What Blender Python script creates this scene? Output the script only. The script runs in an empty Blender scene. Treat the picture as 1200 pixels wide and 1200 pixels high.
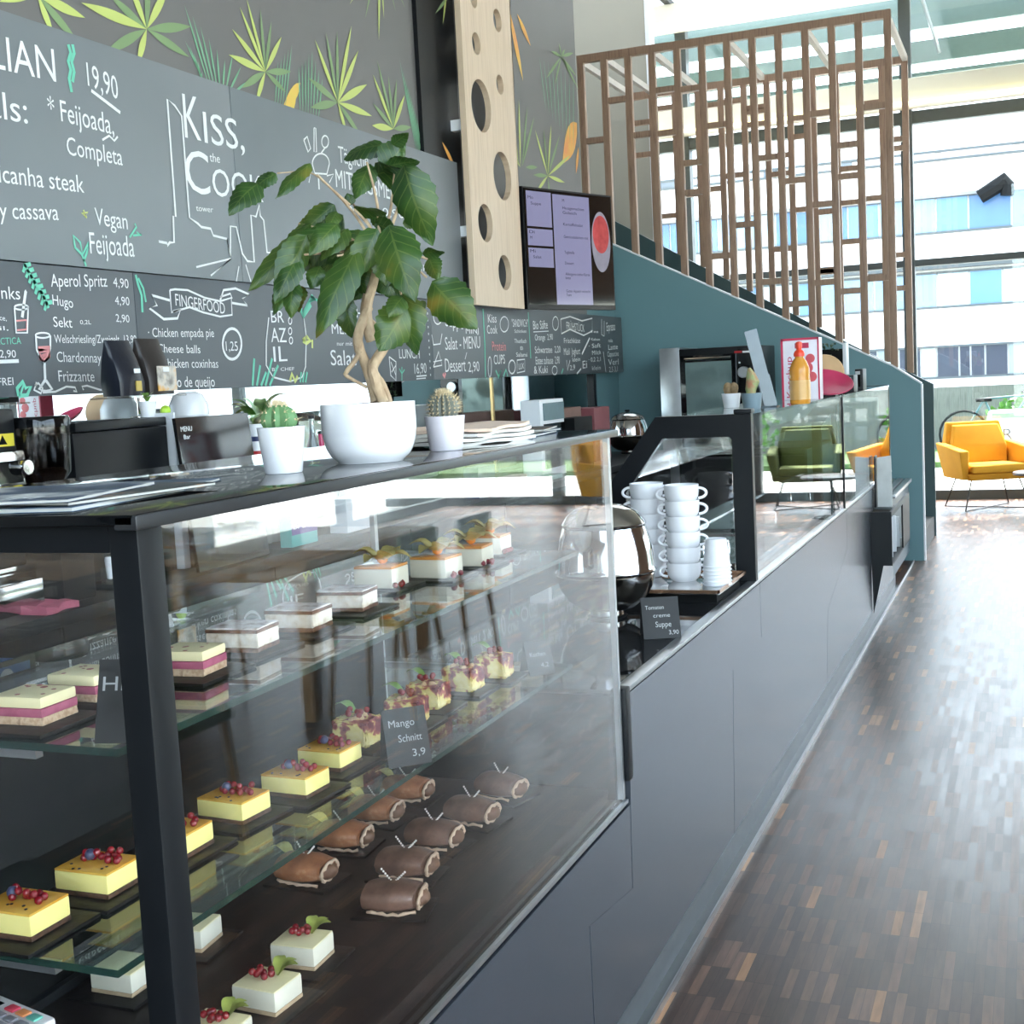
import bpy, bmesh, math, random
from mathutils import Vector, Matrix
random.seed(7)
S = bpy.context.scene
COL = S.collection
PI = math.pi
# ---------------------------------------------------------------- camera
H = 1.5
FPX = 1510.0
YAW, PIT, ROL = (math.radians(v) for v in (22.12, 5.75, -2.955))
def cam_axes():
    cy, sy = math.cos(YAW), math.sin(YAW)
    r = Vector((cy, sy, 0)); f = Vector((-sy, cy, 0)); u = Vector((0, 0, 1))
    cp, sp = math.cos(PIT), math.sin(PIT)
    f2 = f*cp - u*sp; u2 = u*cp + f*sp
    cr, sr = math.cos(ROL), math.sin(ROL)
    return r*cr + u2*sr, u2*cr - r*sr, f2
CR, CU, CF = cam_axes()
CP = Vector((0, 0, H))
cam = bpy.data.cameras.new('camera'); co = bpy.data.objects.new('camera', cam); COL.objects.link(co)
cam.sensor_width = 36; cam.lens = FPX/1200*36; cam.clip_start = .02; cam.clip_end = 500
co.matrix_world = Matrix(((CR.x, CU.x, -CF.x, 0), (CR.y, CU.y, -CF.y, 0), (CR.z, CU.z, -CF.z, H), (0, 0, 0, 1)))
S.camera = co
# survey helpers: where the line of sight through a photo pixel meets a real plane
def ray(x, y): return CF + CR*((x-600)/FPX) - CU*((y-600)/FPX)
def onX(x, y, X): d = ray(x, y); return CP + d*((X-CP.x)/d.x)
def onY(x, y, Y): d = ray(x, y); return CP + d*((Y-CP.y)/d.y)
def onZ(x, y, Z): d = ray(x, y); return CP + d*((Z-CP.z)/d.z)
# ---------------------------------------------------------------- light
S.view_settings.view_transform = 'Standard'; S.view_settings.look = 'None'
S.view_settings.exposure = 1.62; S.view_settings.gamma = 1
S.cycles.transparent_max_bounces = 24; S.cycles.max_bounces = 12
S.cycles.diffuse_bounces = 5; S.cycles.glossy_bounces = 5
W = bpy.data.worlds.new('daylight'); S.world = W; W.use_nodes = True
wn = W.node_tree.nodes; wl = W.node_tree.links
sky = wn.new('ShaderNodeTexSky'); sky.sky_type = 'NISHITA'; sky.sun_disc = False
sky.sun_elevation = math.radians(55); sky.sun_rotation = math.radians(20); sky.dust_density = 3; sky.ozone_density = 1
mixw = wn.new('ShaderNodeMix'); mixw.data_type = 'RGBA'; mixw.inputs[0].default_value = .55
mixw.inputs[7].default_value = (2.6, 2.7, 2.8, 1)
wl.new(sky.outputs[0], mixw.inputs[6])
wl.new(mixw.outputs[2], wn['Background'].inputs[0]); wn['Background'].inputs[1].default_value = .9
sun = bpy.data.lights.new('sun', 'SUN'); sun.energy = 7; sun.angle = math.radians(1.0); sun.color = (1, .96, .9)
so = bpy.data.objects.new('sun', sun); COL.objects.link(so)
so.rotation_euler = Vector((-.38, -.75, -1.35)).to_track_quat('-Z', 'Y').to_euler(); so.location = (4, 20, 20)
# ---------------------------------------------------------------- materials
def lin(c):
    c /= 255.0
    return c/12.92 if c <= .04045 else ((c+.055)/1.055)**2.4
def rgb(r, g, b): return (lin(r), lin(g), lin(b), 1)
MATS = {}
def mat(name, c, rough=.5, metal=0.0, var=.12, vscale=18, bump=0, spec=.5, trans=0, emit=0, coat=0, sss=0):
    if name in MATS: return MATS[name]
    m = bpy.data.materials.new(name); m.use_nodes = True; MATS[name] = m
    nt = m.node_tree; b = nt.nodes['Principled BSDF']
    c = rgb(*c)
    b.inputs['Roughness'].default_value = rough; b.inputs['Metallic'].default_value = metal
    b.inputs['Specular IOR Level'].default_value = spec
    if trans: b.inputs['Transmission Weight'].default_value = trans
    if coat: b.inputs['Coat Weight'].default_value = coat; b.inputs['Coat Roughness'].default_value = .05
    if sss: b.inputs['Subsurface Weight'].default_value = sss; b.inputs['Subsurface Radius'].default_value = (.01, .008, .005)
    tc = nt.nodes.new('ShaderNodeTexCoord'); no = nt.nodes.new('ShaderNodeTexNoise')
    no.inputs['Scale'].default_value = vscale; no.inputs['Detail'].default_value = 4
    nt.links.new(tc.outputs['Object'], no.inputs['Vector'])
    mx = nt.nodes.new('ShaderNodeMix'); mx.data_type = 'RGBA'
    mx.inputs[6].default_value = tuple(v*(1-var) for v in c[:3])+(1,)
    mx.inputs[7].default_value = tuple(min(1, v*(1+var)) for v in c[:3])+(1,)
    nt.links.new(no.outputs['Fac'], mx.inputs[0]); nt.links.new(mx.outputs[2], b.inputs['Base Color'])
    if emit:
        nt.links.new(mx.outputs[2], b.inputs['Emission Color']); b.inputs['Emission Strength'].default_value = emit
    if bump:
        bp = nt.nodes.new('ShaderNodeBump'); bp.inputs['Strength'].default_value = bump; bp.inputs['Distance'].default_value = .01
        nt.links.new(no.outputs['Fac'], bp.inputs['Height']); nt.links.new(bp.outputs[0], b.inputs['Normal'])
    return m
def glass(name, tint=(1, 1, 1), ior=1.5, rough=0.0):
    # thin pane: each of its two faces mirrors by Fresnel and lets the rest straight through
    if name in MATS: return MATS[name]
    m = bpy.data.materials.new(name); m.use_nodes = True; MATS[name] = m
    nt = m.node_tree; n = nt.nodes; n.clear(); L = nt.links.new
    out = n.new('ShaderNodeOutputMaterial'); mix = n.new('ShaderNodeMixShader')
    tr = n.new('ShaderNodeBsdfTransparent'); tr.inputs[0].default_value = tint+(1,)
    gl = n.new('ShaderNodeBsdfGlossy'); gl.inputs['Roughness'].default_value = rough; gl.inputs[0].default_value = (1, 1, 1, 1)
    ge = n.new('ShaderNodeNewGeometry'); mp = n.new('ShaderNodeMix'); mp.data_type = 'FLOAT'
    mp.inputs[2].default_value = ior; mp.inputs[3].default_value = 1/ior
    L(ge.outputs['Backfacing'], mp.inputs[0])
    fr = n.new('ShaderNodeFresnel'); L(mp.outputs[0], fr.inputs[0])
    L(fr.outputs[0], mix.inputs[0]); L(tr.outputs[0], mix.inputs[1]); L(gl.outputs[0], mix.inputs[2]); L(mix.outputs[0], out.inputs[0])
    return m
def ramp_mat(name, stops, scale=20, rough=.5, bump=.2, tex='NOISE', detail=5, stretch=(1, 1, 1), spec=.5, sss=0):
    if name in MATS: return MATS[name]
    m = bpy.data.materials.new(name); m.use_nodes = True; MATS[name] = m
    nt = m.node_tree; b = nt.nodes['Principled BSDF']; L = nt.links.new
    tc = nt.nodes.new('ShaderNodeTexCoord'); mp = nt.nodes.new('ShaderNodeMapping'); mp.inputs['Scale'].default_value = stretch
    L(tc.outputs['Object'], mp.inputs[0])
    if tex == 'WAVE':
        t = nt.nodes.new('ShaderNodeTexWave'); t.inputs['Distortion'].default_value = 4; t.inputs['Detail'].default_value = detail
    elif tex == 'VORONOI': t = nt.nodes.new('ShaderNodeTexVoronoi')
    else:
        t = nt.nodes.new('ShaderNodeTexNoise'); t.inputs['Detail'].default_value = detail
    t.inputs['Scale'].default_value = scale; L(mp.outputs[0], t.inputs['Vector'])
    r = nt.nodes.new('ShaderNodeValToRGB'); e = r.color_ramp.elements
    for i, (p, c) in enumerate(stops):
        x = e[i] if i < 2 else e.new(p)
        x.position = p; x.color = rgb(*c)
    fo = t.outputs['Distance'] if tex == 'VORONOI' else t.outputs['Fac']
    L(fo, r.inputs[0]); L(r.outputs[0], b.inputs['Base Color']); b.inputs['Roughness'].default_value = rough
    b.inputs['Specular IOR Level'].default_value = spec
    if sss: b.inputs['Subsurface Weight'].default_value = sss; b.inputs['Subsurface Radius'].default_value = (.01, .008, .005)
    if bump:
        bp = nt.nodes.new('ShaderNodeBump'); bp.inputs['Strength'].default_value = bump; bp.inputs['Distance'].default_value = .004
        L(fo, bp.inputs['Height']); L(bp.outputs[0], b.inputs['Normal'])
    return m
def floor_mat():
    m = bpy.data.materials.new('strip parquet'); m.use_nodes = True
    nt = m.node_tree; n = nt.nodes; L = nt.links.new; b = n['Principled BSDF']
    tc = n.new('ShaderNodeTexCoord'); sp = n.new('ShaderNodeSeparateXYZ'); L(tc.outputs['Object'], sp.inputs[0])
    def M(op, a, bb=None, c=None):
        x = n.new('ShaderNodeMath'); x.operation = op
        for i, v in enumerate((a, bb, c)):
            if v is None: continue
            if isinstance(v, (int, float)): x.inputs[i].default_value = v
            else: L(v, x.inputs[i])
        return x.outputs[0]
    xs = M('DIVIDE', sp.outputs[0], .024); ix = M('FLOOR', xs)
    grp = M('FLOOR', M('DIVIDE', ix, 6.0))
    off = M('MULTIPLY', M('FRACT', M('MULTIPLY', grp, .37)), 1.0)
    ys = M('ADD', M('DIVIDE', sp.outputs[1], .16), off); iy = M('FLOOR', ys)
    cb = n.new('ShaderNodeCombineXYZ'); L(ix, cb.inputs[0]); L(iy, cb.inputs[1])
    wn_ = n.new('ShaderNodeTexWhiteNoise'); wn_.noise_dimensions = '2D'; L(cb.outputs[0], wn_.inputs['Vector'])
    r = n.new('ShaderNodeValToRGB'); e = r.color_ramp.elements; r.color_ramp.interpolation = 'CONSTANT'
    for i, (p, c) in enumerate([(0, (72, 53, 47)), (.25, (92, 68, 59)), (.5, (112, 83, 71)), (.68, (84, 63, 56)), (.84, (124, 93, 78)), (.95, (174, 130, 96))]):
        x = e[i] if i < 2 else e.new(p)
        x.position = p; x.color = rgb(*c)
    L(wn_.outputs['Value'], r.inputs[0])
    no = n.new('ShaderNodeTexNoise'); no.inputs['Scale'].default_value = 9; no.inputs['Detail'].default_value = 6
    mp = n.new('ShaderNodeMapping'); mp.inputs['Scale'].default_value = (9, 1, 1); L(tc.outputs['Object'], mp.inputs[0]); L(mp.outputs[0], no.inputs['Vector'])
    mx = n.new('ShaderNodeMix'); mx.data_type = 'RGBA'; mx.blend_type = 'MULTIPLY'; mx.inputs[0].default_value = .55
    L(r.outputs[0], mx.inputs[6])
    gr = n.new('ShaderNodeValToRGB'); gr.color_ramp.elements[0].position = .3; gr.color_ramp.elements[0].color = (.35, .35, .35, 1); gr.color_ramp.elements[1].position = .65
    L(no.outputs['Fac'], gr.inputs[0]); L(gr.outputs[0], mx.inputs[7])
    fx = M('FRACT', xs); fy = M('FRACT', ys)
    gap = M('MAXIMUM', M('LESS_THAN', fx, .04), M('LESS_THAN', fy, .012))
    m2 = n.new('ShaderNodeMix'); m2.data_type = 'RGBA'; L(M('MULTIPLY', gap, .7), m2.inputs[0]); L(mx.outputs[2], m2.inputs[6]); m2.inputs[7].default_value = (.01, .008, .007, 1)
    L(m2.outputs[2], b.inputs['Base Color'])
    L(M('ADD', M('MULTIPLY', wn_.outputs['Value'], .08), .30), b.inputs['Roughness'])
    b.inputs['Specular IOR Level'].default_value = .46
    return m
GL = glass('clear glass')
GLW = glass('window glass', (.93, .97, .96))
GLS = glass('shelf glass', (.90, .96, .94))
GLE = mat('green glass edge', (34, 64, 58), .1, var=.2, trans=.4)
SMOKE = glass('smoked plastic', (.62, .60, .58))
ACRYL = glass('clear acrylic', (.80, .86, .90))
BLK = mat('black powder coat', (19, 21, 24), .4, spec=.28)
BLKG = mat('black gloss', (14, 15, 17), .06)
BLKM = mat('matt black', (14, 15, 16), .7, spec=.15)
PANEL = mat('anthracite panel', (102, 108, 118), .26, .7, var=.05, vscale=3)
PLINTH = mat('grey plinth metal', (120, 124, 128), .35, .6)
STEEL = mat('polished steel', (205, 205, 205), .09, 1.0, var=.03)
ALU = mat('brushed aluminium', (190, 192, 195), .3, .9)
WHITE = mat('white ceramic', (236, 236, 240), .25, var=.02, coat=.3)
WHITEP = mat('white plastic', (228, 230, 234), .4, var=.03)
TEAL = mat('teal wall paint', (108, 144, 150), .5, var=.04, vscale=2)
MURAL = mat('mural wall paint', (112, 110, 109), .5, var=.10, vscale=1.5)
BOARD = mat('chalkboard', (122, 128, 132), .42, var=.08, vscale=3)  # upper boards: pale veiling reflection put into the base colour
BOARD2 = mat('less veiled chalkboard', (86, 92, 97), .42, var=.08, vscale=3)  # lower boards: same chalkboard, less veiling reflection in the colour
CHALK = mat('white chalk', (236, 238, 238), .8, var=.06, vscale=60)
CHALKG = mat('mint chalk', (120, 205, 178), .8, var=.1, vscale=40)
CHALKY = mat('yellow chalk', (214, 222, 140), .8, var=.1, vscale=40)
CHALKP = mat('pink chalk', (226, 150, 150), .8, var=.1, vscale=40)
BEIGE = mat('beige wall paint', (164, 161, 149), .7, var=.04, vscale=2)
CEILG = mat('grey ceiling panels', (128, 128, 124), .8)
CEILM = mat('cream ceiling paint', (226, 222, 206), .8, var=.03, vscale=2)
WOODP = ramp_mat('pale oak veneer', [(.25, (205, 180, 152)), (.55, (222, 199, 172)), (.8, (196, 168, 138))], 3, .45, .05, stretch=(1, 14, .7))
SLATW = ramp_mat('walnut slats', [(.2, (140, 112, 92)), (.5, (164, 134, 112)), (.8, (124, 98, 82))], 5, .45, .05, stretch=(12, 12, 1))
WALLW = ramp_mat('dark wall cladding', [(.2, (104, 74, 54)), (.55, (128, 94, 68)), (.8, (88, 62, 46))], 4, .6, .05, stretch=(1, 8, 1))
TABW = ramp_mat('table oak', [(.2, (176, 132, 88)), (.55, (200, 158, 110)), (.8, (150, 108, 70))], 4, .4, .05, stretch=(10, 1, 1))
MIRROR = mat('mirror', (225, 230, 230), .01, 1.0, var=.01)
DKGREY = mat('dark grey frame', (70, 76, 78), .5, .2)
FLOOR = floor_mat()
SLATE = mat('black slate', (24, 22, 22), .4, var=.3, vscale=60, bump=.1, spec=.25)
# ---------------------------------------------------------------- mesh helpers
class MB:
    def __init__(s): s.bm = bmesh.new()
    def raw(s, vs, fs, mi=0):
        v = [s.bm.verts.new(p) for p in vs]
        for f in fs:
            try: s.bm.faces.new([v[i] for i in f]).material_index = mi
            except ValueError: pass
        return v
    def box(s, x0, x1, y0, y1, z0, z1, bev=0, mi=0):
        x0, x1 = min(x0, x1), max(x0, x1); y0, y1 = min(y0, y1), max(y0, y1); z0, z1 = min(z0, z1), max(z0, z1)
        v = s.raw([(x0, y0, z0), (x1, y0, z0), (x1, y1, z0), (x0, y1, z0), (x0, y0, z1), (x1, y0, z1), (x1, y1, z1), (x0, y1, z1)],
                  [(3, 2, 1, 0), (4, 5, 6, 7), (0, 1, 5, 4), (1, 2, 6, 5), (2, 3, 7, 6), (3, 0, 4, 7)], mi)
        if bev:
            ed = {e for q in v for e in q.link_edges}
            bmesh.ops.bevel(s.bm, geom=list(ed), offset=bev, segments=2, affect='EDGES', profile=.6)
        return s
    def prism(s, poly, axis, a, b, mi=0):
        def P(u, v, w): return {'x': (w, u, v), 'y': (u, w, v), 'z': (u, v, w)}[axis]
        n = len(poly)
        vs = [P(u, v, a) for u, v in poly]+[P(u, v, b) for u, v in poly]
        s.raw(vs, [tuple(range(n)), tuple(range(2*n-1, n-1, -1))]+[(i, i+n, (i+1) % n+n, (i+1) % n) for i in range(n)], mi)
        bmesh.ops.recalc_face_normals(s.bm, faces=s.bm.faces[:])
        return s
    def lathe(s, prof, c=(0, 0, 0), seg=28, squash=None):
        rings = []
        for r, z in prof:
            if r < 1e-6: rings.append([s.bm.verts.new((c[0], c[1], c[2]+z))])
            else: rings.append([s.bm.verts.new((c[0]+r*math.cos(2*PI*i/seg), c[1]+r*math.sin(2*PI*i/seg), c[2]+z)) for i in range(seg)])
        for A, B in zip(rings, rings[1:]):
            for i in range(seg):
                j = (i+1) % seg
                if len(A) == 1 and len(B) == 1: continue
                if len(A) == 1: s.bm.faces.new((A[0], B[j], B[i]))
                elif len(B) == 1: s.bm.faces.new((A[i], A[j], B[0]))
                else: s.bm.faces.new((A[i], A[j], B[j], B[i]))
        bmesh.ops.recalc_face_normals(s.bm, faces=s.bm.faces[:])
        return s
    def tube(s, pts, r, seg=8):
        pts = [Vector(p) for p in pts]; n = len(pts)
        rs = r if isinstance(r, (list, tuple)) else [r]*n
        up = None; prev = None
        for i, p in enumerate(pts):
            t = (pts[min(i+1, n-1)]-pts[max(i-1, 0)]).normalized()
            if up is None:
                up = Vector((0, 0, 1)) if abs(t.z) < .9 else Vector((1, 0, 0))
            up = (up-t*up.dot(t)).normalized(); sd = t.cross(up)
            ring = [s.bm.verts.new(p+(up*math.cos(2*PI*k/seg)+sd*math.sin(2*PI*k/seg))*rs[i]) for k in range(seg)]
            if prev:
                for k in range(seg): s.bm.faces.new((prev[k], prev[(k+1) % seg], ring[(k+1) % seg], ring[k]))
            else: s.bm.faces.new(ring[::-1])
            prev = ring
        s.bm.faces.new(prev)
        return s
    def ball(s, c, r, seg=14, sz=1.0):
        n = max(5, seg//2)
        return s.lathe([(r*math.sin(PI*i/n), -r*sz*math.cos(PI*i/n)) for i in range(n+1)], c, seg)
    def xf(s, M):
        bmesh.ops.transform(s.bm, matrix=M, verts=s.bm.verts[:]); return s
    def jitter(s, a):
        for v in s.bm.verts: v.co += Vector((random.uniform(-a, a), random.uniform(-a, a), random.uniform(-a, a)))
        return s
    def mesh(s, name, mats, loc=(0, 0, 0), ang=38):
        l = Vector(loc)
        for v in s.bm.verts: v.co -= l
        me = bpy.data.meshes.new(name); s.bm.to_mesh(me); s.bm.free()
        for m in (mats if isinstance(mats, (list, tuple)) else [mats]): me.materials.append(m)
        for p in me.polygons: p.use_smooth = True
        me.set_sharp_from_angle(angle=math.radians(ang))
        return me
def tag(o, label=None, cat=None, group=None, kind=None):
    if label: o['label'] = label
    if cat: o['category'] = cat
    if group: o['group'] = group
    if kind: o['kind'] = kind
    return o
class Thing:
    # an Empty at the thing's base; parts are built in world coordinates and re-based to it
    def __init__(s, name, label, cat, loc=(0, 0, 0), group=None, kind=None):
        s.loc = Vector(loc); s.o = bpy.data.objects.new(name, None); COL.objects.link(s.o); s.o.location = s.loc
        s.o.empty_display_size = .05
        tag(s.o, label, cat, group, kind)
    def part(s, name, mb, m, parent=None, label=None, ang=38):
        o = bpy.data.objects.new(name, mb.mesh(name, m, s.loc, ang)); COL.objects.link(o); o.parent = parent or s.o
        if label: o['label'] = label
        return o
def single(name, mb, m, label, cat, loc=(0, 0, 0), group=None, kind=None, ang=38):
    o = bpy.data.objects.new(name, mb.mesh(name, m, loc, ang)); COL.objects.link(o); o.location = loc
    return tag(o, label, cat, group, kind)
def struct(name, mb, m, label=None, parent=None):
    o = bpy.data.objects.new(name, mb.mesh(name, m)); COL.objects.link(o)
    if parent is not None: o.parent = parent
    else:
        o['kind'] = 'structure'
        if label: o['label'] = label
    return o
def clone(root, loc, rz=0, label=None):
    r = root.copy(); COL.objects.link(r); r.location = loc; r.rotation_euler = (0, 0, rz)
    if label: r['label'] = label
    for ch in list(root.children):
        c = ch.copy(); COL.objects.link(c); c.parent = r
        for g in list(ch.children):
            d = g.copy(); COL.objects.link(d); d.parent = c
    return r
TXT = {}
def text_geo(s):
    if s not in TXT:
        cu = bpy.data.curves.new('t', 'FONT'); cu.body = s; cu.resolution_u = 3
        ob = bpy.data.objects.new('t', cu); COL.objects.link(ob)
        dg = bpy.context.evaluated_depsgraph_get()
        me = bpy.data.meshes.new_from_object(ob.evaluated_get(dg))
        TXT[s] = ([tuple(v.co) for v in me.vertices], [tuple(p.vertices) for p in me.polygons])
        bpy.data.objects.remove(ob); bpy.data.curves.remove(cu); bpy.data.meshes.remove(me)
    return TXT[s]
def put_text(mb, s, o, u, v, w, h):
    # text in the plane (u, v) from o, fitted to width w and cap height h
    vs, fs = text_geo(s); o, u, v = Vector(o), Vector(u), Vector(v)
    x0 = min(p[0] for p in vs); x1 = max(p[0] for p in vs); kx = w/max(1e-6, x1-x0); ky = h/.69
    mb.raw([o+u*((p[0]-x0)*kx)+v*(p[1]*ky) for p in vs], fs)
def wtext(mb, s, a, b, top, X):
    # lettering on a wall plane x = X: baseline from pixel a to pixel b, capital tops at row 'top' above a
    A, B, T = onX(*a, X), onX(*b, X), onX(a[0], top, X)
    d = B-A; put_text(mb, s, A, d.normalized(), (0, 0, 1), d.length, T.z-A.z)
def wline(mb, pts, w, X, closed=False):
    P = [onX(x, y, X) for x, y in pts]
    if closed: P.append(P[0])
    strip(mb, P, w, Vector((1, 0, 0)))
def strip(mb, P, w, n):
    vs = []
    for i, p in enumerate(P):
        t = (P[min(i+1, len(P)-1)]-P[max(i-1, 0)]).normalized(); q = n.cross(t).normalized()*w/2
        vs += [p+q, p-q]
    mb.raw(vs, [(2*i, 2*i+1, 2*i+3, 2*i+2) for i in range(len(P)-1)])
def wleaf(mb, base, tip, wpx, X, mi=0, sharp=1.0):
    B, T = onX(*base, X), onX(*tip, X); d = T-B; q = Vector((1, 0, 0)).cross(d).normalized()
    w = wpx*(B-CP).length/FPX*.75
    L, R = [], []
    for i in range(9):
        t = i/8; k = math.sin(PI*t**sharp)*w/2
        L.append(B+d*t+q*k); R.append(B+d*t-q*k)
    mb.raw(L+R[::-1], [tuple(range(18))], mi)
def arc(cx, cy, rx, ry, a0=0, a1=360, n=24):
    return [(cx+rx*math.cos(math.radians(a0+(a1-a0)*i/n)), cy+ry*math.sin(math.radians(a0+(a1-a0)*i/n))) for i in range(n+1)]
def curve_cut(outer, holes, depth):
    # plate with holes: outline and holes in (u, v); returns verts, faces of an extruded plate 0..depth
    cu = bpy.data.curves.new('c', 'CURVE'); cu.dimensions = '2D'; cu.fill_mode = 'BOTH'; cu.extrude = depth/2
    for loop in [outer]+holes:
        sp = cu.splines.new('POLY'); sp.points.add(len(loop)-1); sp.use_cyclic_u = True
        for p, (u, v) in zip(sp.points, loop): p.co = (u, v, 0, 1)
    ob = bpy.data.objects.new('c', cu); COL.objects.link(ob)
    dg = bpy.context.evaluated_depsgraph_get(); me = bpy.data.meshes.new_from_object(ob.evaluated_get(dg))
    r = ([tuple(v.co) for v in me.vertices], [tuple(p.vertices) for p in me.polygons])
    bpy.data.objects.remove(ob); bpy.data.curves.remove(cu); bpy.data.meshes.remove(me)
    return r
# ================================================================ setting
XP = -.85                                              # counter front
struct('floor', MB().box(-9, 5.2, -3.2, 14.7, -.1, 0), FLOOR)
struct('ceiling', MB().box(-9, 5.2, -3.2, 9.3, 5.45, 5.6), CEILG)
struct('ceiling_front', MB().box(-.9, 5.2, 9.3, 14.7, 5.45, 5.6), CEILG)
struct('ceiling_rear', MB().box(-9, -.9, 9.3, 9.9, 5.45, 5.6), CEILG)
FROST = bpy.data.materials.new('frosted fill skylight'); FROST.use_nodes = True; n_ = FROST.node_tree.nodes; n_.clear(); o_ = n_.new('ShaderNodeOutputMaterial'); tl = n_.new('ShaderNodeBsdfTranslucent'); tl.inputs[0].default_value = (.42, .44, .44, 1); FROST.node_tree.links.new(tl.outputs[0], o_.inputs[0])
for i in range(3): struct('fill_skylight', MB().box(-8.95+2.7*i, -6.32+2.7*i, 9.9, 14.7, 5.50, 5.515), FROST)  # unseen panes added over the stairs to brighten the teal wall and slats
for i in range(4): struct('fill_skylight_beam', MB().box(-9.02+2.7*i, -8.95+2.7*i, 9.9, 14.7, 5.45, 5.65), DKGREY)
wl_ = MB().box(-3.3, -3.1, -3.2, 9.33, 0, 5.45); struct('wall_left', wl_, MURAL)
struct('wall_left_low', MB().box(-3.3, -3.1, 9.33, 10.06, 0, 2.45), TEAL)
struct('wall_back', MB().box(-9, -.5, -3.35, -3.2, 0, 5.45), mat('dark room wall', (58, 60, 60), .7))

struct('wall_far_left', MB().box(-9.15, -9, -3.2, 14.7, 0, 5.45), BEIGE)
xe = onY(757, 50, 12.35).x
struct('wall_stairwell', MB().box(-9, xe, 12.35, 12.5, 0, 5.45), BEIGE)
struct('trim_1', MB().box(xe, xe+.04, 12.33, 12.52, 0, 5.45), WHITEP)
struct('shade_strip', MB().box(-3.1, -3.075, 6.56, 7.06, 1.99, 5.45), BLK)      # black slab standing in for the band of shade beside the wooden panel
# mural plants painted on the left wall
def fan(c, tips, X=-3.096):
    mb = MB()
    for (tx, ty, w, k) in tips: wleaf(mb, c, (tx, ty), w, X, k)
    return mb
LG = mat('painted leaf lime', (196, 208, 120), .6, var=.12, vscale=4)
DG = mat('painted leaf sage', (132, 158, 112), .6, var=.15, vscale=4)
MG = mat('painted leaf mint', (122, 176, 140), .6, var=.15, vscale=4)
OR = ramp_mat('painted feather orange', [(.3, (232, 146, 84)), (.55, (236, 186, 88)), (.75, (222, 206, 96))], 5, .6, 0)
FANS = [
 ((44, -6), [(-2, 2, 9, 0), (100, 21, 15, 0), (63, 43, 12, 0), (93, 52, 14, 1), (10, -30, 10, 1)]),
 ((172, 34), [(95, 3, 15, 0), (128, -6, 13, 1), (150, -25, 13, 0), (174, -30, 12, 1), (198, -16, 13, 0), (224, 31, 14, 1), (222, 67, 13, 1), (161, 76, 12, 0), (123, 62, 14, 1)]),
 ((311, 84), [(268, 64, 11, 0), (272, 34, 10, 0), (281, 8, 8, 0), (289, -2, 7, 0), (305, 10, 7, 1), (318, 25, 7, 1), (330, 43, 9, 0), (341, 84, 10, 1), (335, 108, 9, 1), (300, 121, 9, 0), (283, 103, 11, 1)]),
 ((396, 120), [(369, 46, 9, 0), (382, 38, 8, 1), (395, 36, 8, 1), (412, 30, 9, 0), (420, 59, 10, 0), (430, 99, 12, 0), (436, 136, 11, 0), (424, 161, 10, 1), (406, 156, 9, 0), (361, 91, 11, 1), (364, 126, 12, 1)]),
 ((461, 151), [(437, 87, 8, 0), (442, 70, 7, 1), (455, 88, 7, 1), (465, 92, 7, 1), (474, 112, 9, 0), (436, 147, 10, 0), (482, 149, 9, 1), (437, 121, 8, 1)]),
 ((445, -60), [(410, 5, 5, 0), (428, 22, 5, 1), (444, 48, 6, 0), (450, 22, 5, 0), (464, 14, 4, 1), (475, 10, 4, 1), (489, 4, 4, 0)]),
]
mural = MB()
for c, tips in FANS:
    for tx, ty, w, k in tips: wleaf(mural, c, (tx, ty), w, -3.0965 if k else -3.096, k)
def blades(bases, tips, w=4):
    for b, t in zip(bases, tips): wleaf(mural, b, t, w, -3.0972, 2)
for i in range(9): wleaf(mural, (246+i*3, 104+i), (216+i*9.5, 5+i*13 if i < 6 else 62+(i-6)*16), 4, -3.0972, 2)
for i in range(5): wleaf(mural, (243-i*2, 104-i), (217+i*5, 48+i*5+i*i), 3.4, -3.0972, 2)
for i in range(5): wleaf(mural, (322+i*3, 128), (326+i*4, 72-i*5), 3, -3.0972, 2)
for i in range(8): wleaf(mural, (352+i*3, 134+i), (350+i*4, 78-i*5+(i > 4)*(i-4)*16), 3.4, -3.0972, 2)
for i in range(11): wleaf(mural, (488+i*1.4, 178+i*2), (468+i*3.3, 68+i*11), 3, -3.0972, 2)
for i, (bx, tx, ty) in enumerate([(610, 608, 110), (612, 618, 118), (608, 600, 120), (612, 626, 130), (610, 596, 165), (616, 630, 190)]):
    wleaf(mural, (bx, 196), (tx, ty+6), 6, -3.0965, i % 2)
for i, (tx, ty) in enumerate([(627, 152), (637, 150), (646, 146), (656, 158), (662, 214), (625, 205), (668, 182), (645, 240), (628, 226)]):
    wleaf(mural, (642, 206), (tx, ty), 6, -3.0965, i % 2)
for i, (tx, ty) in enumerate([(646, 60), (655, 50), (662, 58), (672, 62), (676, 90), (640, 92), (668, 84), (650, 100), (678, 105)]):
    wleaf(mural, (658, 66), (tx, ty), 5, -3.0965, 1)
for i in range(9): wleaf(mural, (632+i*5, 66+i*2), (640+i*4, 130+i*6), 2.6, -3.0972, 2)
wleaf(mural, (596, 8), (613, 95), 15, -3.0975, 3); wleaf(mural, (606, 16), (622, 54), 11, -3.0976, 3)
wleaf(mural, (676, 144), (659, 192), 38, -3.0975, 3, .8); wleaf(mural, (678, 172), (675, 204), 9, -3.0976, 3)
wleaf(mural, (352, 97), (328, 136), 17, -3.0978, 3, .7); wleaf(mural, (346, 104), (340, 140), 12, -3.0979, 3, .7)
wleaf(mural, (518, 166), (534, 198), 9, -3.073, 3)
wleaf(mural, (524, -14), (519, 28), 5, -3.073, 0); wleaf(mural, (530, -10), (510, 16), 5, -3.073, 1)
struct('trim_3', mural, [LG, DG, MG, OR], 'tropical leaves painted on the dark wall')
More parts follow.
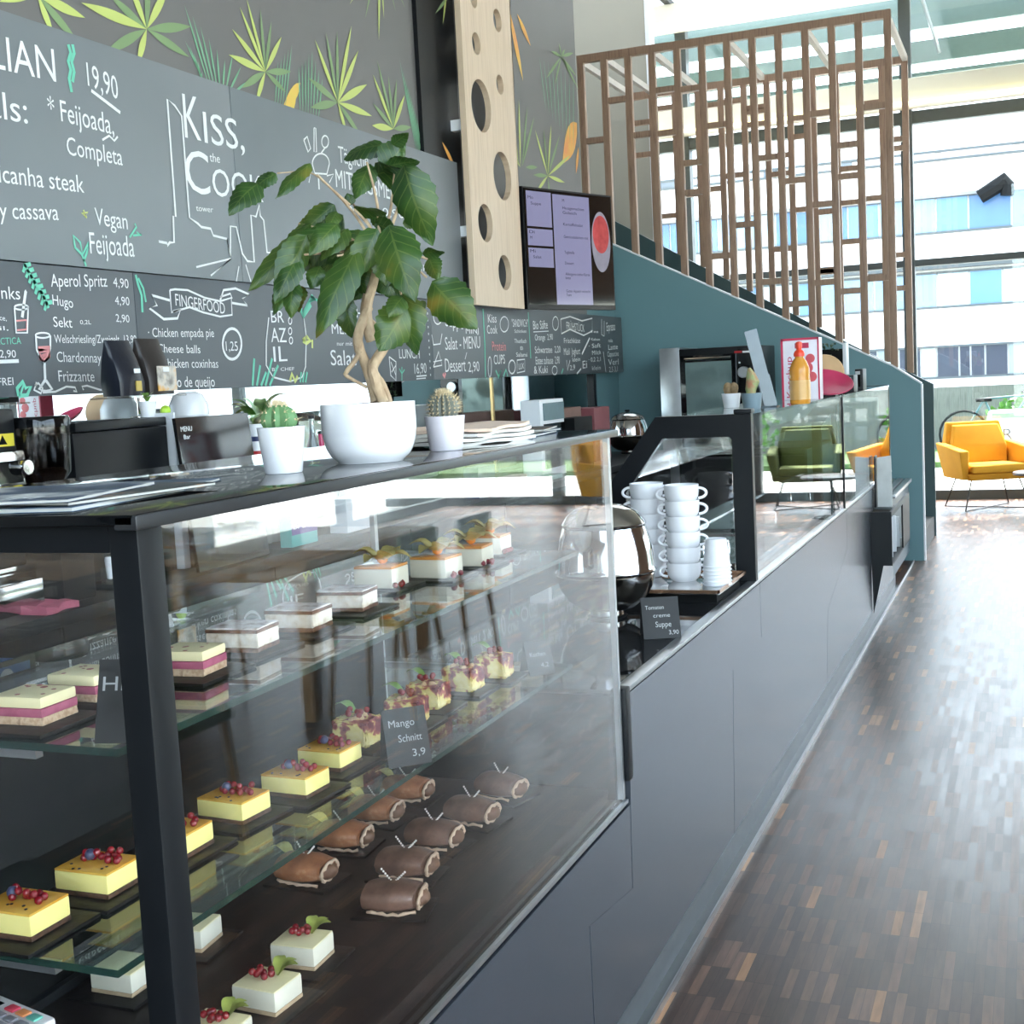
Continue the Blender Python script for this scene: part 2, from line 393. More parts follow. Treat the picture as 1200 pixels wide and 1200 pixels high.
# far glazing: one bay per window, frame and panes
def bay(n, axis, a, b, w, zs, label, top=5.45):
    fr = MB(); gl = MB()
    def bx(mb, u0, u1, t0, t1, z0, z1):
        if axis == 'y': mb.box(u0, u1, w+t0, w+t1, z0, z1)
        else: mb.box(w+t0, w+t1, u0, u1, z0, z1)
    bx(fr, a-.06, a+.06, -.05, .1, 0, top)
    for z, t in zs: bx(fr, a+.06, b-.06, -.03, .08, z-t/2, z+t/2)
    o = struct('window_%d' % n, fr, DKGREY, label)
    bx(gl, a+.06, b-.06, .02, .035, .03, top-.05)
    struct('pane', gl, GLW, parent=o)
zs = [(.05, .10), (2.54, .07), (4.06, .13)]
for i in range(6): bay(i+1, 'y', -8.4+2.4*i-.0, -6.0+2.4*i, 14.6, zs, 'full-height window bay of the far glass front')
struct('wall_right', MB().box(5.05, 5.2, 4.4, 9.52, 0, 5.45), WALLW)
struct('wall_sky_block', MB().box(5.05, 5.2, 9.58, 14.5, 2.58, 5.45), WALLW)  # out of view, added above the bays to block sky glare
for i in range(2): bay(i+7, 'x', 9.52+2.54*i, 12.06+2.54*i, 5.1, zs[:2], 'window bay along the right-hand side', 2.58)
for i in range(3): bay(i+11, 'x', -3.2+2.51*i, -.69+2.51*i, 5.1, zs, 'full-height window bay along the right-hand side')
for i in range(2): bay(i+9, 'y', -.44+2.8*i, 2.36+2.8*i, -3.3, zs, 'full-height window bay of the entrance side')
struct('ground_rear', MB().box(-9, 5.2, -40, -3.35, -.12, -.02), mat('pale terrace paving', (196, 194, 188), .8))
struct('trim_4', MB().box(-9, 5.2, 14.25, 14.55, 4.14, 4.40), CEILM)                 # blind box over the transom
struct('trim_5', MB().box(-9, 5.2, 14.2, 14.25, 4.13, 4.16), mat('warm light strip', (255, 236, 170), .5, emit=1.5))
struct('beam', MB().box(-9, 5.2, 14.0, 14.55, 5.28, 5.45), CEILM)
# canopy fins outside, above the transom
for k, (z0, z1, y) in enumerate([(4.70, 4.93, 15.0), (4.56, 4.60, 15.0), (5.08, 5.5, 15.1), (4.36, 4.40, 15.0)]):
    struct('canopy_fin', MB().box(-9, 6, y, y+.06, z0, z1), mat('grey green canopy panel', (98, 116, 112), .5))
struct('canopy_rod', MB().tube([onY(1080, -4, 14.9), onY(1101, 62, 14.9)], .02), ALU)
# ---------------------------------------------------------------- outside
CONC = ramp_mat('ribbed concrete', [(.2, (78, 78, 76)), (.5, (116, 116, 112)), (.8, (90, 90, 87))], 5, .9, .3, stretch=(9, 1, .6))
struct('ground', MB().box(-60, 60, 14.7, 90, -.12, -.02), mat('pale terrace paving', (196, 194, 188), .8, var=.1))
struct('ground_side', MB().box(5.2, 60, -30, 14.7, -.12, -.02), mat('pale terrace paving', (196, 194, 188), .8))
single('garden_wall', MB().box(-14, 14, 22, 22.25, -.02, 1.06), CONC, 'low ribbed grey concrete wall across the terrace', 'wall')
single('lawn', MB().box(-14, 14, 19.2, 22, -.02, .06), mat('grass', (70, 98, 46), .9, var=.5, vscale=30, bump=.6), 'strip of green lawn in front of the concrete wall', 'grass', kind='stuff')
bd = Thing('office_building', 'white office block with bands of windows across the street', 'building', (-1, 45, 0))
FW = mat('white facade render', (236, 236, 234), .8, var=.02)
bd.part('wall', MB().box(-40, 40, 45, 60, 0, 10.6), FW)
bd.part('ledge', MB().box(-40, 40, 44.6, 45, 4.45, 4.62), DKGREY)
bd.part('ledge', MB().box(-40, 40, 44.7, 45, 2.7, 2.82), mat('pale ledge', (190, 190, 186), .8))
bd.part('ledge', MB().box(-40, 40, 44.7, 45, 6.74, 6.84), mat('grey ledge', (120, 122, 124), .8))
for z0, z1, cs, seed in [(5.66, 6.72, 0, 1), (3.25, 4.3, 0, 2), (.95, 1.9, 1, 3), (7.98, 8.18, 2, 4)]:
    rnd = random.Random(seed); x = -16.0
    while x < 8:
        w = rnd.choice([.35, .5, .7, .45]) if cs == 1 else rnd.choice([.7, 1.0, 1.3, .5]) if cs != 2 else rnd.choice([.5, 1.4, 2.2])
        c = {0: [(66, 98, 138), (112, 142, 170), (150, 168, 176), (84, 120, 160)], 1: [(44, 50, 64), (120, 132, 134), (150, 160, 154), (40, 46, 60)], 2: [(90, 96, 104), (176, 170, 180)]}[cs]
        cc = rnd.choice(c)
        wnd = bd.part('window', MB().box(x, x+w-.06, 44.9, 45.02, z0, z1), mat('window tone %d %d %d' % cc, cc, .25, var=.3, vscale=.8))
        x += w+(.0 if cs != 2 else rnd.uniform(0, 1.4))
    bd.part('window_frame', MB().box(-16, 8, 44.85, 44.99, z1, z1+.07).box(-16, 8, 44.85, 44.99, z0-.07, z0), DKGREY)
sp = [onY(x, y, 44.5) for x, y in ((1148, 231), (1170, 217), (1177, 210), (1181, 216), (1180, 229))]
bd.part('vent_pipe', MB().tube(sp, [.22, .24, .22, .2, .2]), BLKM)
# garden sign and bicycle beyond the glass
sg = onY(1190, 500, 19)
t = Thing('advertising_sign', 'rounded white sign with a letter R on the lawn outside', 'sign', (sg.x, 19, 0))
pl = [(sg.x+.45*math.cos(a)*.85, sg.z-.02+.55*math.sin(a)) for a in [i*2*PI/28 for i in range(28)]]
pl = [(u, min(v, sg.z+.24)) for u, v in pl]
t.part('board', MB().prism(pl, 'y', 19, 19.05), WHITEP)
mb = MB(); put_text(mb, 'R', (sg.x-.16, 18.995, sg.z-.18), (1, 0, 0), (0, 0, 1), .13, .16); t.part('lettering', mb, DKGREY)
t.part('stripe', MB().box(sg.x-.3, sg.x+.3, 18.99, 19.0, sg.z+.12, sg.z+.19), mat('sage stripe', (118, 150, 118), .7))
t.part('post', MB().box(sg.x-.03, sg.x+.03, 19.05, 19.1, -.02, sg.z), DKGREY)
bc = onY(1172, 515, 19.5)
t = Thing('bicycle', 'dark bicycle leaning beside the white sign outside', 'bicycle', (bc.x, 19.5, 0))
for dx in (-.48, .48):
    t.part('wheel', MB().tube([(bc.x+dx+.33*math.cos(a), 19.5, .43+.33*math.sin(a)) for a in [i*2*PI/24 for i in range(25)]], .018, 6), BLKM)
fr = MB()
for a, b in [((-.48, .36), (-.2, .85)), ((-.2, .85), (.35, .88)), ((.35, .88), (.48, .36)), ((-.48, .36), (0, .33)), ((0, .33), (-.2, .85)), ((0, .33), (.33, .8))]:
    fr.tube([(bc.x+a[0], 19.5, a[1]+.07), (bc.x+b[0], 19.5, b[1]+.07)], .016, 6)
t.part('frame', fr, mat('teal bike paint', (60, 96, 100), .4))
t.part('handlebar', MB().tube([(bc.x+.3, 19.3, 1.0), (bc.x+.35, 19.5, .98), (bc.x+.3, 19.7, 1.0)], .014, 6), BLKM)
t.part('saddle', MB().box(bc.x-.32, bc.x-.1, 19.45, 19.55, .88, .93, .02), BLKM)
# shrubs outside the side window and by the wall
LEAFM = ramp_mat('shrub leaves', [(.3, (52, 92, 40)), (.6, (96, 142, 62)), (.8, (128, 170, 84))], 12, .5, 0)
def shrub(x, y, r, h, label):
    z0_ = .062 if y > 19 else -.018
    t = Thing('shrub', label, 'shrub', (x, y, z0_), 'shrubs beyond the windows')
    mb = MB(); rnd = random.Random(int(x*10+y*7))
    for i in range(420):
        a = rnd.uniform(0, 2*PI); k = rnd.random()**.5*r; z = .2+rnd.random()*h*(1-.4*k/r)
        p = Vector((x+k*math.cos(a), y+k*math.sin(a), z)); d = Vector((rnd.uniform(-1, 1), rnd.uniform(-1, 1), rnd.uniform(-.3, 1))).normalized()*.16
        q = d.cross(Vector((rnd.random(), rnd.random(), rnd.random()))).normalized()*.05
        mb.raw([p, p+d*.5+q, p+d, p+d*.5-q], [(0, 1, 2, 3)])
    t.part('foliage', mb, LEAFM)
    st = MB()
    for i in range(5): st.tube([(x, y, z0_), (x+rnd.uniform(-r, r)*.6, y+rnd.uniform(-r, r)*.6, h*.8)], .015, 5)
    t.part('stem', st, mat('bark', (92, 76, 60), .9))
shrub(-.1, 20.6, .5, .8, 'low green shrub on the lawn left of the sign')
shrub(2.8, 20.4, .8, 1.5, 'tall green shrub on the lawn right of the sign')
for x, y, h in ((7.5, 6, 1.8), (8.2, 9.5, 1.6), (7.8, 13, 1.9), (8.5, 3, 1.5)):
    shrub(x, y, .9, h, 'leafy shrub outside the right-hand windows at %d metres along' % y)
# ---------------------------------------------------------------- staircase
YS, YS2 = 10.09, 11.53
def P2(y, *pts): return [(onY(a, b, y).x, onY(a, b, y).z) for a, b in pts]
a = P2(YS, (725, 290), (1045, 429), (1079, 450)); a0 = a[0]; sl = (a[1][1]-a0[1])/(a[1][0]-a0[0])
poly = [(-3.1, 0), (a[2][0], 0), a[2], a[1], (-5.2, a0[1]+sl*(-5.2-a0[0])), (-5.2, 2.2), (-3.1, 1.2)]
struct('wall_stair_front', MB().prism(poly, 'y', YS, YS+.06), TEAL, 'teal stair side wall')
tr = MB()
for p, q in ((a[2], a[1]), (a[1], (-5.2, poly[4][1]))):
    d = Vector((q[0]-p[0], 0, q[1]-p[1])).normalized(); nrm = Vector((-d.z, 0, d.x)); nrm = nrm if nrm.z > 0 else -nrm
    P = [Vector((p[0], 0, p[1])), Vector((q[0], 0, q[1])), Vector((q[0], 0, q[1]))+nrm*.012, Vector((p[0], 0, p[1]))+nrm*.012]
    tr.prism([(v.x, v.z) for v in P], 'y', YS-.004, YS+.064)
tr.box(a[2][0], a[2][0]+.012, YS-.004, YS+.064, 0, a[2][1])
struct('trim_6', tr, WHITEP)
b = P2(YS2, (770, 285), (1000, 405), (1082, 440), (1097, 628))
bx = b[3][0]
poly2 = [(-5.2, 0), (bx, 0), (bx, 1.30), b[1], (-5.2, b[1][1]+(b[0][1]-b[1][1])/(b[0][0]-b[1][0])*(-5.2-b[1][0]))]
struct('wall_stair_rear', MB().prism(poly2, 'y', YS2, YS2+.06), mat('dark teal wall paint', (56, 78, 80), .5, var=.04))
for i in range(16):
    z = .17*(i+1); x = a[2][0]-.02-.31*i
    if z < 3.4: struct('stair_step', MB().box(x-.34, x, YS+.07, YS2-.01, max(0, z-.2), z), mat('stair tread', (90, 92, 92), .6))
# ---------------------------------------------------------------- slatted screens
def screen(y, xs_px, row, zt, base, rungs, label, name='slat_screen'):
    t = Thing(name, label, 'screen', (onY(xs_px[-1], row, y).x, y, 1.4), 'slatted timber screens on the stair')
    xs = [onY(x, row, y).x for x in xs_px]
    for i, x in enumerate(xs):
        zb = base(x)
        t.part('slat', MB().box(x-.026, x+.026, y+.005, y+.055, zb, zt, .003), SLATW)
    t.part('top_rail', MB().box(xs[0]-.026, xs[-1]+.026, y+.004, y+.056, zt-.055, zt+.005), SLATW)
    for i, py in rungs:
        z = onY((xs_px[i]+xs_px[i+1])/2, py, y).z
        t.part('rung', MB().box(xs[i]+.026, xs[i+1]-.026, y+.007, y+.053, z-.022, z+.022), SLATW)
    return xs
fx = [682.5, 710, 738, 766, 795.5, 824.5, 854, 883.5, 914, 945.5, 976.5, 1008, 1042]
base1 = lambda x: min(a0[1]+sl*(x-a0[0]), 99) if x < a[1][0] else a[1][1]+(a[2][1]-a[1][1])*(x-a[1][0])/(a[2][0]-a[1][0])
R1 = [(0, 164), (1, 116), (2, 157), (3, 155), (4, 103), (4, 190), (4, 225), (5, 146), (6, 263), (7, 184), (8, 211), (9, 132), (9, 239), (9, 331),
      (10, 169), (10, 206), (10, 341), (11, 124), (11, 326), (3, 104), (7, 330), (5, 300), (8, 356)]
xs1 = screen(YS, fx, 150, 4.06, base1, R1, 'slatted timber screen standing on the near stair wall')
b1 = b[1]; sl2 = (b[0][1]-b1[1])/(b[0][0]-b1[0])
base2 = lambda x: b1[1]+sl2*(x-b1[0]) if x < b1[0] else b1[1]+(1.30-b1[1])*(x-b1[0])/(bx-b1[0])
bxp = [1061-27*k for k in range(12, -1, -1)]
R2 = [(i, random.uniform(110, 330)) for i in range(12) for _ in range(2)]+[(11, 163), (11, 338), (5, 145), (6, 182), (7, 245), (9, 283), (10, 232), (8, 317)]
xs2 = screen(YS2, bxp, 150, 4.03, base2, R2, 'slatted timber screen standing on the far stair wall')
for k in (0, 1, 3, 6, 9, 12):
    struct('screen_tie_beam', MB().box(xs1[k]-.02, xs1[k]+.02, YS+.056, YS2+.004, 3.99, 4.04), mat('pale tie beam', (196, 190, 182), .6))
# ---------------------------------------------------------------- left wall: boards, panel, screen
XB = -3.05
def board(y0, y1, z0, z1, label, BOARD=BOARD):
    t = Thing('menu_board', label, 'chalkboard', (XB-.04, y0, z0), 'chalk menu boards')
    t.part('panel', MB().box(XB-.022, XB, y0+.002, y1-.002, z0+.002, z1-.002, .002), BOARD); return t
ZB0, ZB1, ZB2 = 1.533, 1.972, 2.772
u1 = board(.6, 4.655, ZB1, ZB2, 'large upper grey chalkboard listing feijoada completa and picanha steak')
u2 = board(4.655, 6.94, ZB1, ZB2, 'upper grey chalkboard with a tower drawing and lunch menu text')
l1 = board(.6, 3.935, ZB0, ZB1, 'lower chalkboard listing aperol spritz and other drinks with prices', BOARD2)
l2 = board(3.935, 6.47, ZB0, ZB1, 'lower chalkboard headed FINGERFOOD behind the potted tree', BOARD2)
l3 = board(6.47, 10.05, ZB0, ZB1, 'long lower chalkboard running under the screen to the teal wall', BOARD2)
XC = XB+.002
def chalk(t, items, m, name='chalk_drawing'):
    for it in items:
        mb = MB()
        if isinstance(it[0], str): wtext(mb, *it, XC)
        else: wline(mb, it[0], it[1], XC+.0004)
        t.part('chalk_lettering' if isinstance(it[0], str) else name, mb, m)
chalk(u1, [('LIAN', (-9, 79), (66, 96), 39), ('als:', (-14, 136), (33, 145), 104), ('19,90', (103, 100), (139, 117), 73),
  ([(107, 106), (141, 132)], .012), ('* Feijoada,', (57, 138), (134, 158), 113), ('Completa', (79, 181), (144, 194), 160),
  ('picanha steak', (-12, 212), (99, 226), 190), ('y cassava', (0, 256), (69, 258), 236), ('Vegan', (112, 263), (150, 269), 243), ('Feijoada', (106, 297), (158, 301), 272),
  ([(120, 164), (128, 159), (134, 165), (138, 160)], .008)], CHALK)
chalk(u1, [([(80, 52), (83, 62), (80, 72), (83, 82), (81, 92), (84, 108)], .014), ([(85, 52), (87, 62), (84, 72), (87, 84), (85, 96)], .014),
  ([(101, 312), (96, 298), (88, 290), (86, 276), (94, 284), (97, 298), (104, 284), (102, 296), (98, 306)], .010), ([(152, 278), (160, 266), (158, 262)], .008), ([(156, 276), (166, 275), (160, 272)], .008)], CHALKG, 'chalk_leaves')
chalk(u1, [([(98, 246), (100, 254), (103, 249), (96, 250), (102, 255)], .008)], CHALKY, 'chalk_star')
chalk(u2, [('K', (217, 161), (236, 165), 110), ('ISS,', (240, 167), (287, 177), 131), ('the', (246, 189), (258, 191), 179), ('C', (219, 224), (247, 229), 174), ('OOK', (250, 229), (309, 237), 197), ('tower', (230, 247), (250, 249), 240),
  ([(186, 283), (196, 285), (196, 288), (199, 284), (204, 284), (203, 253), (206, 254), (196, 116), (205, 124), (213, 136), (222, 255), (232, 262), (236, 266), (247, 268), (250, 276), (266, 280), (270, 300), (270, 265), (277, 266), (284, 297), (290, 306), (298, 307), (294, 252), (300, 254), (304, 240), (305, 253), (309, 258), (313, 296), (320, 296)], .010),
  ([(230, 313), (271, 303), (247, 323)], .008), ([(280, 312), (277, 330)], .006), ([(288, 310), (294, 330)], .006),
  ('Tägliche', (397, 190), (432, 197), 171), ('MITTAGSMENÜS', (394, 219), (478, 238), 198), ('von 10,90', (410, 248), (474, 256), 238), ('mit Suppe', (420, 287), (476, 292), 272), ('oder Dessert', (425, 312), (505, 318), 300),
  (arc(376, 192, 10, 12, 180, 360, 14), .008), ([(366, 192), (369, 203), (383, 204), (386, 192)], .008), ([(368, 150), (368, 178), (371, 178), (370, 150), (368, 150)], .008), (arc(381, 166, 4, 7), .008), ([(381, 173), (376, 180)], .008), ([(356, 164), (360, 160), (364, 174), (361, 178), (356, 164)], .009), ([(373, 204), (374, 222)], .012), ([(357, 206), (364, 204), (362, 214)], .007), ([(383, 206), (391, 204), (386, 214)], .007)], CHALK)
chalk(l1, [('inks', (-2, 350), (24, 351), 335), ('Aperol Spritz', (60, 336), (126, 336), 321), ('4,90', (133, 336), (151, 338), 325), ('Hugo', (62, 357), (86, 361), 345), ('4,90', (135, 357), (152, 358), 347),
  ('Sekt', (63, 383), (85, 384), 371), ('0,2L', (94, 380), (107, 380), 375), ('2,90', (136, 377), (152, 378), 368), ('Welschriesling/Zweigelt  13,90', (64, 402), (160, 402), 392), ('Chardonnay', (67, 424), (119, 425), 412), ('Frizzante', (69, 447), (111, 447), 434),
  ('2,90', (0, 419), (19, 419), 410), ([(-4, 424), (22, 423)], .012), ('FREI', (-2, 452), (16, 451), 443), ('ice,', (-2, 375), (8, 376), 369), ('il,', (0, 387), (10, 387), 382),
  ([(17, 361), (19, 390), (32, 390), (33, 359)], .007), (arc(25, 360, 8, 3), .006), ([(26, 372), (30, 342), (31, 341)], .012),
  (arc(50, 393, 8.5, 3), .006), ([(42, 393), (43, 410), (48, 421), (52, 424), (57, 419), (59, 408), (59, 393)], .008), ([(52, 424), (53, 445), (46, 456), (54, 459), (61, 456), (54, 446)], .012),
  ([(41, 452), (45, 449), (50, 455), (48, 461), (40, 457), (43, 448)], .008), ([(50, 460), (65, 459), (78, 453), (88, 454), (90, 459), (86, 458)], .007), ([(98, 457), (96, 453), (102, 452), (118, 457), (138, 457)], .007)], CHALK)
chalk(l1, [([(28, 309), (40, 330), (50, 345), (57, 361)], .012)]+[([(28+k*3.6, 312+k*6.2), (36+k*3.6, 309+k*6.4)], .014) for k in range(8)]+[([(29+k*3.6, 313+k*6.2), (27+k*3.6, 319+k*6.4)], .012) for k in range(8)]
  +[('RCTICA', (-4, 404), (25, 403), 396), ([(22, 464), (20, 455), (27, 447), (30, 455), (36, 453), (32, 463), (22, 464)], .014), ([(24, 462), (28, 450)], .008)], CHALKG, 'chalk_leaves')
chalk(l1, [([(45, 409), (58, 408), (57, 417), (52, 422), (48, 420), (46, 411), (57, 411), (50, 418)], .018), ([(19, 376), (31, 375), (31, 386), (20, 387)], .006)], CHALKP, 'chalk_wine')
chalk(l2, [('FINGERFOOD', (206, 358), (264, 368), 344), ([(199, 340), (205, 339), (220, 340), (240, 349), (258, 353), (271, 349), (272, 369), (258, 371), (238, 366), (222, 360), (201, 366), (199, 340)], .008),
  ([(199, 352), (178, 346), (184, 358), (175, 361), (192, 374), (208, 373), (212, 362), (203, 365)], .010), ([(258, 352), (262, 340), (276, 338), (292, 345), (284, 350), (290, 358), (272, 355)], .010), ([(258, 348), (270, 344), (272, 350)], .008),
  ('· Chicken empada pie', (174, 395), (251, 395), 384), ('Cheese balls', (185, 413), (235, 414), 403), ('Chicken coxinhas', (190, 431), (256, 431), 420), ('· Pão de queijo', (193, 454), (252, 453), 441),
  (arc(272, 403, 11, 18), .012), ('1,25', (265, 411), (279, 411), 400),
  ('BR', (318, 378), (333, 378), 364), ('AZ', (318, 401), (336, 401), 384), ('IL', (321, 424), (337, 423), 406), (arc(340, 376, 2, 4, n=10), .006), (arc(340, 388, 2, 4, n=10), .006), (arc(341, 399, 2, 4, n=10), .006), ('BY CHEF', (319, 435), (345, 434), 431),
  ([(315, 372), (312, 400), (312, 428), (320, 442), (340, 447), (354, 442), (358, 430), (359, 395), (355, 365)], .008),
  ('LUNCH', (390, 370), (424, 372), 360), ('MENU', (389, 391), (420, 392), 379), ('nur mit', (395, 405), (413, 405), 400), ('Salat', (388, 428), (418, 428), 410), ('LUNCH', (468, 420), (492, 420), 409), ('16,90', (486, 438), (500, 437), 426), ([(488, 441), (500, 440)], .008), ([(488, 444), (499, 443)], .006),
  ([(456, 418), (464, 424), (464, 446), (458, 440), (456, 418)], .008), ([(458, 424), (464, 440)], .006), ([(459, 436), (464, 428)], .006)]
  +[([(500.5+k*.4, 358+k*8), (500.7+k*.4, 360.5+k*8)], .010) for k in range(11)], CHALK)
chalk(l2, [([(159, 322), (162, 334), (166, 346), (167, 366)], .012), ([(162, 326), (168, 338), (171, 354)], .010), ([(364, 356), (355, 370), (352, 360)], .03), ([(364, 347), (372, 352)], .012)]
  +[([(355+k*1.5, 366-k*3), (366+k, 345+k*1.5)], .008) for k in range(5)]+[([(296+k*5, 452), (298+k*7, 420+(k % 3)*8)], .014) for k in range(5)]+[([(352+k*3, 448), (353+k*3.5, 436)], .012) for k in range(3)]+[([(471, 446), (471, 430)], .008), ([(471, 438), (474, 433)], .007), ([(471, 438), (468, 432)], .007)], CHALKG, 'chalk_leaves')
chalk(l2, [([(340, 447), (342, 438), (346, 447), (349, 441)], .02), ([(355, 399), (360, 395), (364, 399), (359, 402), (355, 399)], .02), ([(366, 398), (366, 408)], .014)], CHALKY, 'chalk_flowers')
L3 = [('Suppe', (522, 382), (543, 386), 369), ('MINI', (546, 391), (561, 391), 384), ('Salat - MENÜ', (522, 410), (563, 408), 395), ('Dessert', (522, 436), (546, 435), 420), ('2,90', (549, 436), (562, 435), 424),
  (arc(513, 371, 5, 9, n=14), .008), ([(506, 392), (508, 404), (516, 403), (518, 391)], .008), ([(508, 430), (514, 412), (518, 428), (508, 430)], .008), ([(508, 424), (518, 422)], .006), ([(545, 421), (547, 413)], .006),
  ('Kiss', (572, 378), (582, 378), 368), ('Cook', (571, 391), (583, 391), 381), (arc(591, 380, 5, 9, n=14), .008), ('"SANDWICH"', (600, 383), (619, 383), 374), ('Schinken', (603, 390), (617, 390), 386), ('Thunfisch', (603, 402), (617, 402), 397), ('Ei', (610, 410), (613, 410), 406), ('Salami', (605, 418), (618, 418), 413),
  ('CUPS', (579, 427), (592, 426), 416), (arc(574, 430, 2, 12, n=12), .008), (arc(600, 430, 4, 8, n=12), .010), ([(606, 422), (615, 421), (615, 435), (606, 437), (606, 422)], .008), ('LUX', (608, 433), (614, 432), 426),
  ('Bio Säfte', (625, 386), (642, 385), 376), ([(625, 389), (643, 388)], .006), ('Orange  2,90', (627, 399), (648, 398), 392), ('Schwarztee  2,20', (627, 414), (657, 413), 406), ('Eistee zuhause  2,90', (628, 427), (656, 426), 418), (arc(651, 379, 3.5, 8, n=14), .008), ('& Kuki', (626, 438), (642, 437), 429), (arc(650, 434, 3, 5, n=12), .008),
  ([(657, 374), (668, 371), (682, 376), (694, 373), (694, 388), (684, 393), (668, 386), (658, 391), (657, 374)], .010), ('FRÜHSTÜCK', (664, 386), (685, 389), 377), ('Frischkäse', (661, 402), (680, 402), 396), ('Müsli  Joghurt', (661, 416), (680, 415), 408), ('klein', (671, 424), (680, 423), 419), ([(664, 422), (665, 434), (668, 422)], .010),
  ([(682, 415), (691, 396)], .016), ('Ei', (683, 432), (688, 431), 423), ('2,9', (668, 434), (674, 433), 428), ([(676, 438), (681, 432)], .014), ('Tee', (692, 390), (701, 390), 387), ('Kakao', (693, 399), (703, 399), 396), ('· Saft', (690, 408), (704, 407), 403), ('Milch', (694, 416), (704, 415), 411), ('· 0,2 2,1', (690, 424), (704, 423), 419), ('klein', (694, 434), (704, 433), 429),
  ([(705, 374), (705, 392), (708, 394), (708, 376)], .010), ('Espresso', (711, 388), (721, 387), 378), ('mokka', (713, 401), (718, 401), 397), ('Latte', (713, 410), (724, 409), 404), ('Cappuccino', (712, 418), (725, 417), 412), ('Verl', (713, 428), (725, 427), 421), ('2,5 3,1', (714, 436), (724, 435), 430), ([(707, 412), (710, 436)], .010)]
chalk(l3, L3, CHALK)
chalk(l3, [([(566, 362), (568, 400), (569, 442)], .014), ([(619, 366), (621, 400), (622, 420)], .012), ([(581, 434), (584, 441), (587, 434), (584, 443)], .014), ([(590, 441), (593, 433), (595, 441)], .014), ([(658, 438), (660, 432)], .014)], CHALKG, 'chalk_leaves')
chalk(l3, [('Protein', (577, 411), (593, 411), 400), ([(519, 438), (521, 442), (522, 437)], .02), ([(514, 366), (516, 372)], .02)], CHALKP, 'chalk_pink_words')
# pale wooden wall panel with round holes
hy = []
pL = onX(538, 100, -3.0).y; pR = onX(596, 100, -3.0).y; zb = onX(580, 360, -3.0).z
hs = []
for px, py, rz in [(552, 52, .062), (577, 25, .066), (558, 125, .150), (580, 100, .058), (583, 207, .144), (563, 262, .110), (586, 320, .106), (549, 0, .05), (560, -90, .15), (583, -60, .11)]:
    p = onX(px, py, -3.0); hs.append([(p.y+rz*.98*math.cos(k*2*PI/36), p.z+rz*math.sin(k*2*PI/36)) for k in range(36)])
vs, fs = curve_cut([(pL, zb), (pR, zb), (pR, 5.2), (pL, 5.2)], hs, .036)
t = Thing('hole_panel', 'tall pale oak panel with round holes on the dark wall', 'panel', (-3.03, pL, zb))
mb = MB(); mb.raw([(-2.985+w, u, v) for u, v, w in vs], fs); bmesh.ops.remove_doubles(mb.bm, verts=mb.bm.verts[:], dist=1e-5); bmesh.ops.recalc_face_normals(mb.bm, faces=mb.bm.faces[:])
t.part('board', mb, WOODP, ang=20)
for z in (2.35, 2.95, 3.9): t.part('spacer', MB().box(-3.0795, -3.003, pL+.02, pL+.07, z, z+.06), WHITEP)
for z in (2.35, 2.95, 3.9): t.part('spacer', MB().box(-3.0795, -3.003, pR-.08, pR-.03, z, z+.06), WHITEP)
# menu screen on its arm
zt0 = 1.955
L = onZ(619, 362, zt0); Rr = onZ(722, 363, zt0)
d = Vector((Rr.x-L.x, Rr.y-L.y, 0)); wdt = d.length; d.normalize(); nrm = Vector((d.y, -d.x, 0)); hgt = .765
t = Thing('menu_screen', 'wall-mounted lilac menu screen above the chalkboards', 'screen', (L+Rr)/2)
def tvb(u0, u1, v0, v1, n0, n1):
    mb = MB(); mb.box(u0, u1, n0, n1, v0, v1)
    return mb.xf(Matrix(((d.x, nrm.x, 0, L.x), (d.y, nrm.y, 0, L.y), (0, 0, 1, zt0), (0, 0, 0, 1))))
t.part('housing', tvb(0, wdt, 0, hgt, -.05, -.004), BLK)
scr = t.part('display', tvb(.012, wdt-.012, .03, hgt-.012, -.004, .0), BLKG)
LIL = mat('lit lilac screen area', (116, 114, 142), .12, emit=.22, var=.04)
DKS = mat('screen lettering', (40, 38, 56), .2)
for u0, u1, v0, v1 in ((.03, .27, .52, .74), (.03, .27, .40, .505), (.03, .27, .265, .385), (.285, .655, .03, .735)):
    t.part('screen_tile', tvb(u0, u1, v0, v1, 0, .001), LIL, scr)
mb = MB()
for u, v, s, w, h in ((.045, .69, 'Mo', .05, .02), (.07, .655, 'Suppe', .1, .018), (.045, .475, 'Di', .05, .02), (.05, .44, 'M', .02, .018), (.045, .355, 'Mi', .05, .02), (.07, .32, 'Salat', .08, .018),
    (.38, .69, 'M', .02, .02), (.38, .645, 'Hausgemachtes', .22, .018), (.38, .615, 'Gulasch', .14, .018), (.38, .54, 'Kartoffelsalat', .2, .018), (.38, .46, 'Gemüselaibchen mit', .25, .018), (.38, .36, 'Tagliatelle', .1, .018), (.38, .29, 'Dessert', .09, .018), (.38, .22, 'Allergene siehe Karte', .25, .018), (.38, .195, 'bitte', .05, .018), (.38, .11, 'Guten Appetit wünscht', .25, .018), (.38, .085, 'Team', .05, .018)):
    vs, fs = text_geo(s); x0 = min(p[0] for p in vs); x1 = max(p[0] for p in vs)
    mb = MB(); mb.raw([L+d*(u+(p[0]-x0)/(x1-x0)*w)+nrm*.002+Vector((0, 0, v+p[1]/.69*h)) for p in vs], fs); t.part('screen_text', mb, DKS, scr)

